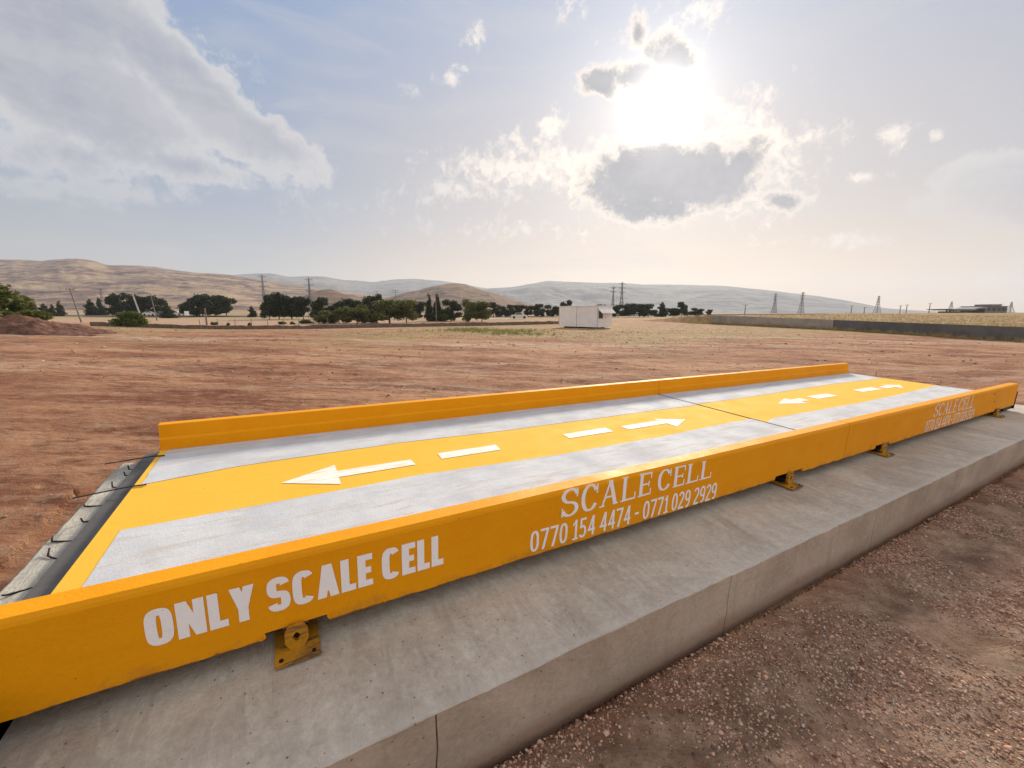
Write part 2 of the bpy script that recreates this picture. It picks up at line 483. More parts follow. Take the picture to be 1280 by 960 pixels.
def concrete(name, c0, c1, dark, top_lines=True, scale=1., splash=None):
    m, g, b = material(name)
    tcn = g.node('ShaderNodeTexCoord'); pos = tcn.outputs['Object']
    nrm = g.sep(tcn.outputs['Normal'])
    top = g.rng(nrm[2], .6, .9)
    n = g.noise(pos, 1.3 * scale, 9, .64, .35); f = g.noise(pos, 28 * scale, 6, .7)
    brush = g.noise(g.mapping(pos, rot=(0, 0, rad(28)), sc=(3.2, .9, 1)), 2.6 * scale, 9, .70, 1.3)
    c = g.mix(g.rng(n, .34, .66), c0, c1)
    c = g.mix(g.m('MULTIPLY', g.rng(brush, .44, .68), g.m('MULTIPLY', top, .40)), c, tuple(min(q * 1.3, .72) for q in c1))
    stain = g.noise(g.mapping(pos, (4, 2, 1), sc=(1, 1, 1)), .65 * scale, 5, .6, .3)
    c = g.mix(g.m('MULTIPLY', g.rng(stain, .50, .68), .50), c, dark)
    scr = g.noise(g.mapping(pos, (1, 5, 0), rot=(0, 0, rad(-40)), sc=(9, .7, 1)), 1.1, 9, .75, 1.6)
    c = g.mix(g.m('MULTIPLY', g.rng(scr, .48, .36), g.m('MULTIPLY', top, .16)), c, dark)
    # side: cast concrete streaks and air holes
    sd = g.noise(g.mapping(pos, sc=(9, 9, .8)), 1.2, 6, .6)
    c = g.mix(g.m('MULTIPLY', g.m('SUBTRACT', 1., top), g.m('MULTIPLY', g.rng(sd, .52, .75), .28)), c, dark)
    hv = g.node('ShaderNodeTexVoronoi'); g.put(hv.inputs['Vector'], pos); hv.inputs['Scale'].default_value = 30 * scale
    hm = g.m('MULTIPLY', g.rng(hv.outputs['Distance'], .16, .08), g.rng(g.sep(hv.outputs['Color'])[0], .80, .82))
    c = g.mix(g.m('MULTIPLY', hm, .75), c, tuple(q * .35 for q in dark))
    c = g.mix(.65, c, g.mix(f, (.4, .4, .4), (1.5, 1.5, 1.5)), 'MULTIPLY')
    if splash is not None:
        zz_ = g.sep(pos)[2]
        k_ = g.m('SUBTRACT', g.m('ADD', n, g.m('MULTIPLY', f, .4)), g.m('MULTIPLY', g.m('SUBTRACT', zz_, splash), 3.2))
        c = g.mix(g.m('MULTIPLY', g.m('SUBTRACT', 1., top), g.m('MULTIPLY', g.rng(k_, .30, .75), .75)), c, (.29, .165, .105))
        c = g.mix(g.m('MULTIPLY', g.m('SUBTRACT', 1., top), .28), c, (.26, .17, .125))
        fr_ = g.rng(g.m('ADD', g.sep(pos)[1], g.m('MULTIPLY', n, .08)), 1.62, 1.53)
        c = g.mix(g.m('MULTIPLY', g.m('MULTIPLY', top, fr_), .55), c, (.66, .60, .52))
    g.put(b.inputs['Base Color'], c); b.inputs['Roughness'].default_value = .88
    b.inputs['Specular IOR Level'].default_value = .25
    h = g.m('ADD', g.m('MULTIPLY', g.m('MULTIPLY', brush, top), 1.6), g.m('SUBTRACT', g.m('ADD', g.m('MULTIPLY', f, .45), g.m('MULTIPLY', n, .6)), g.m('MULTIPLY', hm, .6)))
    g.put(b.inputs['Normal'], g.bump(h, .75, .022))
    return m


m_conc = concrete('slab_concrete', (.46, .385, .31), (.63, .545, .45), (.32, .25, .195), True, 1., -.7225)
m_block = concrete('ramp_concrete', (.42, .39, .33), (.60, .56, .48), (.16, .14, .12), True, 1.3)
m_wall1 = concrete('grey_wall_render', (.33, .28, .235), (.42, .36, .30), (.22, .18, .15), False, .6)
m_wall2 = concrete('dark_wall_block', (.115, .11, .105), (.155, .148, .14), (.07, .065, .06), False, .6)
m_stone = concrete('rubble_stone', (.14, .10, .075), (.24, .18, .14), (.10, .075, .06), False, 3.)

m_gravel, g, b = material('gravel_stone')
oi = g.node('ShaderNodeAttribute', attribute_name='tone')
pos = g.node('ShaderNodeTexCoord').outputs['Object']
tn = g.node('ShaderNodeSeparateColor'); g.put(tn.inputs[0], oi.outputs['Color'])
c = g.mix(tn.outputs[0], (.15, .066, .042), (.64, .40, .28))
c = g.mix(g.rng(tn.outputs[1], .86, .95), c, (.52, .43, .36))
c = g.mix(.5, c, g.mix(g.noise(pos, 40, 4, .7), (.5, .5, .5), (1.5, 1.5, 1.5)), 'MULTIPLY')
g.put(b.inputs['Base Color'], c); b.inputs['Roughness'].default_value = .9
b.inputs['Specular IOR Level'].default_value = .2


def leafmat(name, a, b2, c3):
    m, g, b = material(name)
    geo = g.node('ShaderNodeNewGeometry'); rp = geo.outputs['Random Per Island']
    pos = g.node('ShaderNodeTexCoord').outputs['Object']
    n = g.noise(pos, 1.1, 3, .6)
    c = g.mix(rp, a, b2); c = g.mix(g.m('MULTIPLY', g.rng(n, .45, .68), .7), c, c3)
    g.put(b.inputs['Base Color'], c); b.inputs['Roughness'].default_value = .75
    b.inputs['Specular IOR Level'].default_value = .2
    tr = g.node('ShaderNodeBsdfTranslucent'); g.put(tr.inputs[0], c)
    mx = g.node('ShaderNodeMixShader'); mx.inputs[0].default_value = .25
    g.nt.links.new(b.outputs[0], mx.inputs[1]); g.nt.links.new(tr.outputs[0], mx.inputs[2])
    g.nt.links.new(mx.outputs[0], g.nt.nodes['Material Output'].inputs[0])
    return m


m_leaf_pine = leafmat('pine_needles', (.026, .036, .016), (.068, .082, .030), (.040, .050, .022))
m_leaf_olive = leafmat('broad_leaves', (.085, .105, .026), (.19, .195, .055), (.10, .105, .034))
m_leaf_bright = leafmat('fresh_leaves', (.085, .125, .028), (.17, .21, .055), (.11, .15, .04))
m_grass = leafmat('dry_grass_blades', (.30, .22, .09), (.46, .35, .17), (.36, .28, .12))
m_grassg = leafmat('green_weed_blades', (.16, .19, .06), (.34, .32, .12), (.24, .24, .09))
m_bark, g, b = material('bark')
b.inputs['Base Color'].default_value = (.07, .05, .038, 1); b.inputs['Roughness'].default_value = .9
pos = g.node('ShaderNodeTexCoord').outputs['Object']
g.put(b.inputs['Base Color'], g.mix(g.noise(pos, 6, 5), (.04, .03, .022), (.12, .09, .07)))


def plain(name, col, rough=.6, metal=0., var=.25, sc=4.):
    m, g, b = material(name)
    pos = g.node('ShaderNodeTexCoord').outputs['Object']
    c = g.mix(g.rng(g.noise(pos, sc, 6, .6), .3, .7), tuple(q * (1 - var) for q in col), tuple(min(1, q * (1 + var)) for q in col))
    g.put(b.inputs['Base Color'], c); b.inputs['Roughness'].default_value = rough; b.inputs['Metallic'].default_value = metal
    return m


m_galv = plain('galvanised_steel', (.26, .26, .27), .5, .3)
m_pole = plain('weathered_pole', (.20, .17, .15), .8)
m_polew = plain('pale_concrete_pole', (.42, .40, .38), .8)
m_cab = plain('white_panel', (.86, .82, .79), .5, 0, .06, 1.)
m_cabtrim = plain('cabin_trim', (.46, .42, .40), .5, 0, .1)
m_glass = plain('dark_glass', (.03, .032, .035), .15)
m_bldg = plain('building_render', (.19, .175, .165), .8)
m_bldg2 = plain('canopy_sheet', (.24, .23, .225), .6)
m_car = plain('car_white_paint', (.70, .69, .67), .3, 0, .05)
m_carb = plain('car_dark_paint', (.10, .105, .11), .3, 0, .05)
m_tyre = plain('tyre_rubber', (.02, .02, .02), .8)
m_sheet = plain('white_sign_sheet', (.85, .84, .83), .4, 0, .03)
m_road = plain('asphalt', (.20, .185, .175), .85, 0, .15, .2)
m_yelp = plain('distant_yellow_box', (.55, .36, .05), .5)

# ------------------------------------------------------------------ terrain
COLS = np.array([-1.83, -1.24, -.66, -.08, .19, .50, 1.24, 2.06])
ROWS = np.log(np.array([10, 20, 35, 50, 80, 120, 200, 400, 800, 1500, 3000, 9000.]))
TAB = np.array([
    [.82, .64, .46, .285, .20, .11, -.12, -.37],
    [1.5, 1.10, .86, .57, .42, .22, -.23, -.6],
    [1.6, 1.35, .88, .72, .66, .55, .0, -.3],
    [1.4, 1.10, .42, .52, .62, .62, .2, .3],
    [1.3, 1.15, .95, .90, 1.05, 1.15, 1.2, 1.2],
    [1.4, 1.25, 1.20, 1.05, 1.20, 1.5, 1.6, 1.6],
    [1.9, 1.7, 1.6, 1.3, 1.6, 1.9, 2.4, 2.4],
    [4.0, 3.9, 3.0, 1.8, 1.9, 2.3, 2.9, 2.9],
    [13., 12., 8., 3.0, 2.4, 2.9, 3.8, 3.8],
    [40., 36., 20., 6., 3.4, 3.8, 5., 5.],
    [70., 60., 35., 12., 6., 6., 8., 8.],
    [90., 80., 60., 30., 20., 20., 20., 20.]])
WA = np.array([28.4, 60.]); WB = np.array([42.2, 34.])       # ends of the long retaining wall on the right
WD = (WB - WA) / np.linalg.norm(WB - WA); WN = np.array([-WD[1], WD[0]])   # WN points behind the wall
WL = np.linalg.norm(WB - WA)


def wall_top(t):
    return 2.06 + (1.20 - 2.06) * t / WL


def ground(X, Y, fine=False):
    X = np.asarray(X, float); Y = np.asarray(Y, float)
    pl = SX * X + SY * Y
    r = np.hypot(X, Y)
    pl = np.where(r > 25, pl * 25 / np.maximum(r, 25), pl)
    Yc = np.maximum(Y, 1.0); ta = np.clip(X / Yc, COLS[0], COLS[-1]); ly = np.clip(np.log(np.maximum(r / np.sqrt(1 + ta * ta), 10)), ROWS[0], ROWS[-1])
    ci = np.clip(np.searchsorted(COLS, ta) - 1, 0, len(COLS) - 2); ri = np.clip(np.searchsorted(ROWS, ly) - 1, 0, len(ROWS) - 2)
    u = (ta - COLS[ci]) / (COLS[ci + 1] - COLS[ci]); v = (ly - ROWS[ri]) / (ROWS[ri + 1] - ROWS[ri])
    u = u * u * (3 - 2 * u)
    T = (TAB[ri, ci] * (1 - u) + TAB[ri, ci + 1] * u) * (1 - v) + (TAB[ri + 1, ci] * (1 - u) + TAB[ri + 1, ci + 1] * u) * v
    wgt = sstep(12, 19, r) * sstep(-.3, .25, Y / np.maximum(r, 1e-3))
    z = pl * (1 - wgt) + T * wgt
    # raised field behind the retaining wall
    dX = X - WA[0]; dY = Y - WA[1]
    t = dX * WD[0] + dY * WD[1]; s = dX * WN[0] + dY * WN[1]
    zp = wall_top(np.clip(t, -5, WL * 1.8)) - .10
    zp = zp + (2.45 - zp) * sstep(0, 110, s)
    zp = np.maximum(zp, T * (s > 150))
    mk = sstep(.5, 1.1, s) * sstep(-16, -1, t) * sstep(600, 250, s) * (Y > -200)
    z = z * (1 - mk) + zp * mk
    return z


def gz(x, y):
    return float(ground(np.array([x]), np.array([y]))[0])


def scale_coords(X, Y):
    """position along and across the weighbridge for a point of the yard"""
    Ri = np.array(R).T
    Z = SX * X + SY * Y - CH
    x = Ri[0, 0] * X + Ri[0, 1] * Y + Ri[0, 2] * Z
    y = Ri[1, 0] * X + Ri[1, 1] * Y + Ri[1, 2] * Z
    return x, y


TRK = [(-26, 7.5, .10, .010), (-30, 10.5, .02, .006), (-8, 12.5, -.16, .012), (-22, 15.5, .05, -.004), (-20, 22.0, .06, .002), (4, 17., -.10, .006), (10, 24., .04, -.003),
       (-14, 9.0, .42, -.018)]


def tracks(X, Y):
    """0..1 strength of the wheel tracks crossing the yard"""
    r = np.zeros_like(X)
    for k, (x0, y0, a, b) in enumerate(TRK):
        dx = X - x0
        yc = y0 + a * dx + b * dx * dx
        sl = np.sqrt(1 + (a + 2 * b * dx) ** 2)
        for off in (-.95, .95):
            d = (Y - yc) / sl - off
            r = np.maximum(r, np.exp(-(d / .20) ** 2) * (.35 + .65 * fbm(X * .35, Y * .35, 200 + k, 3)) * sstep(40, 20, np.abs(dx)))
    return r


def ground_relief(X, Y):
    r = np.hypot(X, Y)
    a = 1 - sstep(30, 70, r)
    ca, sa = math.cos(rad(22)), math.sin(rad(22))
    u = X * ca + Y * sa; v = -X * sa + Y * ca
    rut = fbm(u * .16, v * 1.15, 3, 4) - .5
    d = rut * .17 * a + (fbm(u * .5, v * 3.2, 13, 4) - .5) * .05 * a
    tr_ = tracks(X, Y); d = d - .075 * tr_ * a
    d = d + (fbm(X * 1.3, Y * 1.3, 9, 5, .6) - .5) * .07 * a
    d = d + (fbm(X * 8, Y * 8, 21, 4, .65) - .5) * .035 * (1 - sstep(10, 25, r))
    d = d + (fbm(X * .05, Y * .05, 33, 4) - .5) * .6 * sstep(60, 130, r) * (1 - sstep(900, 2500, r)) * .7
    sx, sy = scale_coords(X, Y)
    # under and along the slab the relief dies away
    inside = (sx > -2.2) * (sx < 14.5) * (sy > ys - .05) * (sy < 6.2)
    near = np.maximum(np.maximum(-1.6 - sx, sx - 14.), np.maximum(ys - sy, sy - 5.6))
    k = .35 + .65 * sstep(0, .5, near)
    d = d * k - .06 * inside
    # a little soil heaped against the slab foot
    d = d + .03 * np.exp(-np.maximum(ys - sy, 0) / .12) * (sy < ys) * fbm(sx * 1.5, sy * 1.5, 5, 3)
    return d


nr = 760
radii = .35 * (9500 / .35) ** (np.linspace(0, 1, nr) ** 1.0)
front = np.linspace(rad(-66), rad(66), 720); back = np.linspace(rad(66), rad(294), 74)[1:-1]
ang = np.concatenate([front, back]); na = len(ang)
RR, AA = np.meshgrid(radii, ang, indexing='ij')
X = RR * np.sin(AA); Y = RR * np.cos(AA)
Z = ground(X, Y) + ground_relief(X, Y)
V_ = np.stack([X, Y, Z], -1).reshape(-1, 3)
V_ = np.vstack([V_, [[0, 0, 0]]])
i = np.arange(nr - 1)[:, None]; j = np.arange(na)[None, :]; j2 = (j + 1) % na
Fq = np.stack([i * na + j, i * na + j2, (i + 1) * na + j2, (i + 1) * na + j], -1).reshape(-1, 4)[:, ::-1]
me = np_mesh('ground', V_[:-1], Fq)
# colour zones of the soil: dry grass, crushed stone, pale sand with painted sunlit patches
sx_, sy_ = scale_coords(X, Y)
rr_ = RR
ta_ = np.where(Y > 0, X / np.maximum(Y, .1), 0)
nz = fbm(X * .12, Y * .12, 50, 4); nz2 = fbm(X * .6, Y * .6, 70, 4)
grass = sstep(.42, .62, nz + .25 * (sstep(24, 34, Y) * sstep(-.5, -.1, ta_) * sstep(.9, .3, ta_)) * 1.2) * sstep(16, 26, Y) * sstep(75, 45, Y) * .85
sdist = (X - WA[0]) * WN[0] + (Y - WA[1]) * WN[1]; tdist = (X - WA[0]) * WD[0] + (Y - WA[1]) * WD[1]
grass = np.maximum(grass, sstep(-1.8, .3, sdist + (nz2 - .5) * 3) * sstep(-18, -4, tdist))
grass = np.maximum(grass, sstep(62, 90, Y) * (.55 + .45 * nz))
grey = sstep(.15, -.35, (sy_ - ys)) * sstep(13, 7, rr_) * sstep(.30, .55, nz2 + .2) * .95
grey = np.maximum(grey, np.exp(-((sx_ - 5.6) ** 2 / 1.3 + (sy_ - .8) ** 2 / .5)) * 1.0)
pale = .8 * np.exp(-(((sx_ - 3.25) / .42) ** 2 + ((sy_ - .42) / .17) ** 2)) * .95 + np.exp(-(((sx_ - 4.35) / .4) ** 2 + ((sy_ - .45) / .15) ** 2)) * .8 \
    + np.exp(-(((sx_ - 2.7) / .4) ** 2 + ((sy_ - .25) / .12) ** 2)) * .7  # sunlit patches beside the slab, put into the soil colour
pale = pale + tracks(X, Y) * .9 * sstep(.35, .6, fbm(X * .4, Y * .4, 311, 3)) * (rr_ > 6)
tk = fbm(X * .05 + 4, Y * .5, 91, 4)
pale = pale + sstep(.60, .74, tk) * sstep(8, 14, Y) * sstep(60, 40, Y) * .75
pale = np.maximum(pale, sstep(55, 62, Y) * sstep(120, 70, Y) * sstep(-.1, -.3, ta_) * .8)
pale = np.maximum(pale, (sstep(.5, .7, fbm(X * .03, Y * .09, 99, 3)) * sstep(70, 100, Y) * .7) * (sdist < 0))
farm = sstep(70, 110, Y) * (sdist < 0) + sstep(60, 200, sdist) * (sdist >= 0) * .6
cols = np.stack([grass, grey, pale, np.clip(farm, 0, 1) * .9], -1).reshape(-1, 4)
ca_ = me.color_attributes.new('zone', 'FLOAT_COLOR', 'POINT')
ca_.data.foreach_set('color', np.clip(cols, 0, 1).astype(np.float32).ravel())
tag(link_mesh('ground', me, m_soil, None, True), kind='structure')

# ------------------------------------------------------------------ hills far away
def hillmat(name, a, b2, c3, d4, sc):
    m, g, b = material(name)
    pos = g.node('ShaderNodeNewGeometry').outputs['Position']
    p = g.mapping(pos, sc=(1, 1, 3.))
    n1 = g.noise(p, sc, 7, .62, .6); n2 = g.noise(p, sc * 3.3, 6, .6, .4)
    v = g.vor(g.mapping(pos, rot=(0, 0, .4), sc=(.5, 1.2, 5)), sc * 3, out='Color')
    c = g.mix(g.rng(n1, .38, .62), a, b2)
    c = g.mix(g.m('MULTIPLY', g.rng(g.sep(v)[0], .55, .62), .55), c, c3)
    c = g.mix(g.m('MULTIPLY', g.rng(n2, .50, .60), .8), c, d4)
    c = g.mix(g.m('MULTIPLY', g.rng(g.noise(g.mapping(pos, sc=(.5, 2.2, 3)), sc * .9, 5, .6, .3), .50, .60), .6), c, c3)
    g.put(b.inputs['Base Color'], c); b.inputs['Roughness'].default_value = .95
    b.inputs['Specular IOR Level'].default_value = .05
    g.put(b.inputs['Normal'], g.bump(n2, .8, 1. / sc * .12))
    return m


m_hill = hillmat('dry_hillside', (.185, .105, .085), (.29, .19, .14), (.46, .33, .19), (.07, .054, .052), .0085)
m_knoll = hillmat('brown_knoll', (.17, .10, .065), (.22, .14, .09), (.28, .19, .12), (.085, .065, .05), .012)
m_ridge = hillmat('far_ridge', (.12, .12, .11), (.17, .165, .145), (.26, .24, .20), (.07, .075, .075), .0028)


def hill(name, prof, Yr, Yf, mat, seed, rough=.06, pyfoot=None, pw=1.0):
    """a range of hills: prof = ridge line as seen (px, py), ridge at distance Yr, foot at Yf"""
    pxs = np.array([q[0] for q in prof], float); pys = np.array([q[1] for q in prof], float)
    n = max(140, int((pxs[-1] - pxs[0]) / 2.2)); m = 46
    px = np.linspace(pxs[0], pxs[-1], n); py = np.interp(px, pxs, pys)
    # round the corners of the traced line
    kk = np.array([1, 2, 3, 2, 1.]); kk /= kk.sum()
    py = np.convolve(np.pad(py, 2, mode='edge'), kk, 'valid')
    vs = []
    for a in range(m):
        t = a / (m - 1) * 1.5       # 0 foot .. 1 ridge .. 1.5 back
        for k in range(n):
            ta = (px[k] - 640) / F / cT
            Yd = Yf + (Yr - Yf) * t
            xx = ta * Yd
            yy = Yd
            top_z = at(px[k], py[k], Yr).z
            zf = gz(xx, yy) - 3
            if t <= 1: prf = (math.sin((t - .5) * math.pi) * .5 + .5) ** pw
            else: prf = math.cos((t - 1) * math.pi) * .5 + .5
            vs.append((xx, yy, zf, top_z, prf))
    A = np.array(vs)
    hgt = (A[:, 3] - A[:, 2])
    L = (Yr - Yf)
    nn = fbm(A[:, 0] / L * 3.1, A[:, 1] / L * 3.1, seed, 6, .55) - .5
    ridged = np.abs(fbm(A[:, 0] / L * 5, A[:, 1] / L * 1.6, seed + 5, 5, .55) - .5) * 2
    pr = A[:, 4]
    z = A[:, 2] + hgt * (pr + (nn * .5 - ridged * .35) * pr * (1 - pr) * 2.2) + hgt * (fbm(A[:, 0] / L * 16, A[:, 1] / L * 16, seed + 9, 4) - .5) * rough * pr
    V = np.stack([A[:, 0], A[:, 1], z], -1)
    i = np.arange(m - 1)[:, None]; j = np.arange(n - 1)[None, :]
    Fq = np.stack([i * n + j, i * n + j + 1, (i + 1) * n + j + 1, (i + 1) * n + j], -1).reshape(-1, 4)
    return tag(link_mesh(name, np_mesh(name, V, Fq), mat, None, True), kind='structure')


hill('hills', [(-420, 352), (-300, 340), (-150, 334), (-60, 332), (0, 329.5), (40, 328), (80, 328.5), (100, 327), (125, 326.5), (143, 329), (160, 335), (200, 336), (230, 339.5),
               (258, 343.5), (300, 346), (330, 351), (370, 357), (420, 364), (480, 371), (560, 378), (620, 388)], 1500, 420, m_hill, 4, .05, pw=1.25)
hill('hills', [(200, 360), (250, 348), (300, 345.5), (325, 343.5), (352, 343), (372, 347), (395, 347), (415, 346.5), (440, 351), (475, 353.5), (500, 349.5), (522, 349),
               (560, 353), (610, 361), (660, 370), (700, 380)], 3400, 1900, m_ridge, 14, .06)
hill('hills', [(560, 378), (610, 361), (640, 359.5), (665, 355), (683, 352), (720, 353.5), (760, 354), (800, 356.5), (860, 356.5), (900, 358.5), (940, 362.5), (980, 367),
               (1010, 370.5), (1040, 375), (1060, 379), (1090, 385), (1120, 387.5), (1160, 389.5), (1200, 390.5), (1400, 391)], 3000, 1700, m_ridge, 24, .04)
hill('hills', [(440, 388), (480, 376), (505, 368), (530, 362), (552, 357), (570, 355), (585, 356), (600, 361.5), (620, 367), (645, 375), (675, 383), (705, 390)], 850, 520, m_knoll, 34, .05)
hill('hills', [(350, 388), (375, 377), (395, 368), (412, 362.5), (424, 362), (436, 367), (455, 371), (480, 375), (530, 384), (560, 390)], 620, 430, m_knoll, 44, .06)

# road in the valley
rv = []; rf = []
pts = [(-330, 170), (-190, 150), (-120, 139), (-70, 133), (-20, 132), (40, 150), (140, 190)]
N = 90
tt = np.linspace(0, len(pts) - 1, N)
rx = np.interp(tt, range(len(pts)), [p[0] for p in pts]); ry = np.interp(tt, range(len(pts)), [p[1] for p in pts])
for a in range(N):
    zc = max(gz(rx[a], ry[a] - 4), gz(rx[a], ry[a] + 4)) + .34
    for s in (-4.2, -3.6, 3.6, 4.2):
        rv.append((rx[a], ry[a] + s, zc - (.5 if abs(s) > 4 else 0)))
for a in range(N - 1):
    for k in range(3): rf.append((a * 4 + k, (a + 1) * 4 + k, (a + 1) * 4 + k + 1, a * 4 + k + 1))
me = bpy.data.meshes.new('road'); me.from_pydata(rv, [], rf); me.update()
tag(link_mesh('road', me, m_road), kind='structure')

# mound of dug earth at the left
def mound(cx, cy, lx, ly, hh, rot, seed, label):
    n = 70
    u, v = np.meshgrid(np.linspace(-1, 1, n), np.linspace(-1, 1, n), indexing='ij')
    r2 = np.hypot(u, v)
    ca, sa = math.cos(rot), math.sin(rot)
    X = cx + u * lx * ca - v * ly * sa; Y = cy + u * lx * sa + v * ly * ca
    nn = fbm(X * .45, Y * .45, seed, 5, .6)
    h = hh * np.clip(1 - r2, 0, 1) ** .8 * (nn * 1.5 + .1) + (fbm(X * 2, Y * 2, seed + 3, 4, .6) - .5) * .28 * (r2 < .97)
    Z = ground(X, Y) - .12 + h - .5 * (r2 > .98)
    V = np.stack([X, Y, Z], -1).reshape(-1, 3)
    i = np.arange(n - 1)[:, None]; j = np.arange(n - 1)[None, :]
    Fq = np.stack([i * n + j, (i + 1) * n + j, (i + 1) * n + j + 1, i * n + j + 1], -1).reshape(-1, 4)
    o = link_mesh('earth_mound', np_mesh('earth_mound', V, Fq), m_mound, None, True)
    tag(o, label, 'earth mound')


mound(-30.8, 25.0, 6.3, 2.8, 1.45, rad(6), 61, 'tall heap of dark red dug earth below the big bush at the left edge')
mound(-27.3, 23.6, 5.0, 1.5, .75, rad(-6), 67, 'long low ridge of dark red earth running right from the tall heap')

# ------------------------------------------------------------------ weighbridge foundation
def slab_mesh(x0, x1, y0, y1, z0, z1, nx, ny, seed, jag=.012, joints=()):
    """top and sides of a cast concrete slab with an uneven front arris"""
    xs = np.array(sorted(list(np.linspace(x0, x1, nx)) + [j + d for j in joints for d in (-.0045, -.002, .002, .0045)]))
    nx = len(xs)
    ysamp = np.concatenate([y0 + np.array([0, .006, .03, .06]), np.linspace(y0 + .12, y1, ny)])
    vs = []
    zz = np.linspace(z0, z1 - .012, 8)
    for x in xs:
        e = (fbm(np.array([x * 3.]), np.array([.5]), seed, 5, .65)[0] - .5) * jag * 2.4
        jd = .02 if any(abs(x - j) < .003 for j in joints) else 0.
        for z in zz:
            vs.append((x + .004 * math.sin(z * 23 + round(x)) * (1 if any(abs(x - j) < .01 for j in joints) else 0), y0 + jd + e * .5 + (fbm(np.array([x * 2.2]), np.array([z * 5.]), seed + 8, 4)[0] - .5) * .012, z))
        for k, y in enumerate(ysamp):
            dz = (fbm(np.array([x * 2.]), np.array([y * 2.]), seed + 4, 5, .6)[0] - .5) * .022
            rise = -.003 if k == 0 else (.003 if k == 1 else 0)
            vs.append((x, y + (e * .5 if k < 3 else 0), z1 + dz + rise + (e * .4 if k < 3 else 0)))
        vs.append((x, y1, z0))
    m = len(zz) + len(ysamp) + 1
    V = np.array(vs)
    i = np.arange(nx - 1)[:, None]; j = np.arange(m - 1)[None, :]
    Fq = np.stack([i * m + j, (i + 1) * m + j, (i + 1) * m + j + 1, i * m + j + 1], -1).reshape(-1, 4)
    me = np_mesh('slab', V, Fq)
    bm = bmesh.new(); bm.from_mesh(me); bm.verts.ensure_lookup_table()
    bm.faces.new([bm.verts[k] for k in range(m)]); bm.faces.new([bm.verts[(nx - 1) * m + k] for k in range(m)][::-1])
    bmesh.ops.recalc_face_normals(bm, faces=bm.faces); bm.to_mesh(me); bm.free()
    me.polygons.foreach_set('use_smooth', [len(p.vertices) == 4 for p in me.polygons])
    me.set_sharp_from_angle(angle=rad(28))
    return me


fs_ = empty('foundation_slab', SF, 'long pale grey concrete slab carrying the yellow weighbridge above the gravel', 'concrete slab')
me = slab_mesh(X0, 13.9, ys, 5.75, zg - .25, zs, 380, 44, 5, joints=(.495, 2.655, 4.95, 7.1, 9.3, 11.5))
link_mesh('slab_body', me, m_conc, fs_)

# approach block with starter bars at the near-left end
blk = empty('ramp_block', SF, 'rough broken concrete block with bent rebar stubs at the open end of the weighbridge', 'concrete block')
mbk = bpy.data.meshes.new('x')
nx, ny = 14, 60
xs = np.linspace(-1.44, -1.287, nx); yy = np.linspace(1.7, 5.03, ny)
vs = []
for y in yy:
    ro = (fbm(np.array([y * 4]), np.array([.3]), 71, 5, .6)[0] - .5) * .025
    row = [(xs[0] + ro - .01, y, zg - .3), (xs[0] + ro, y, -.10)]
    for x in xs:
        row.append((x + ro * (1 - (x - xs[0]) / .153), y, -.082 + (fbm(np.array([x * 18]), np.array([y * 14]), 72, 5, .65)[0] - .5) * .022))
    row.append((xs[-1], y, zg - .3)); vs += row
m_ = nx + 3
i = np.arange(ny - 1)[:, None]; j = np.arange(m_ - 1)[None, :]
me = np_mesh('block_body', np.array(vs), np.stack([i * m_ + j, i * m_ + j + 1, (i + 1) * m_ + j + 1, (i + 1) * m_ + j], -1).reshape(-1, 4))
bm = bmesh.new(); bm.from_mesh(me); bm.verts.ensure_lookup_table()
bm.faces.new([bm.verts[k] for k in range(m_)]); bm.faces.new([bm.verts[(ny - 1) * m_ + k] for k in range(m_)][::-1])
bmesh.ops.recalc_face_normals(bm, faces=bm.faces); bm.to_mesh(me); bm.free()
link_mesh('block_body', me, m_block, blk)
rng = random.Random(3)
for y, l, dy, hh in [(4.80, .03, .01, .03), (4.66, .02, 0, .025), (4.38, .04, .03, .03), (4.05, .11, .02, .0), (3.80, .03, -.02, .03), (3.52, .11, .03, .012),
                     (3.30, .06, .05, .022), (3.02, .09, -.04, .01), (2.70, .05, .03, .03)]:
    q = MB(); a = Vector((-1.30, y, -.085)); c_ = a + Vector((-l, dy, .012)); e = c_ + Vector((-.01, dy * .8 + .02, hh))
    q.bar(a, c_, .0055); q.bar(c_, e, .0055, .005)
    q.build('rebar', m_rust, blk, True)

# dark steel beam in the gap
eb = empty('edge_beam', SF, 'dark grey flat steel beam between the weighbridge end and the concrete block', 'steel beam')
q = MB(); q.box(-1.283, -1.166, 1.9, 5.17, -.062, -.05); q.build('top_plate', m_dark, eb, bevel=.002)
q = MB(); q.box(-1.283, -1.274, 1.9, 5.17, zs + .003, -.0625); q.box(-1.175, -1.166, 1.9, 5.17, zs + .003, -.0625); q.build('web', m_blk, eb)
q = MB(); q.box(-1.172, -1.163, 1.9, 5.17, -.05, -.042); q.build('lip', m_dark, eb)
q = MB(); q.box(-1.2865, -1.2835, 1.9, 5.17, zg - .2, -.10); q.build('back_plate', m_blk, eb)
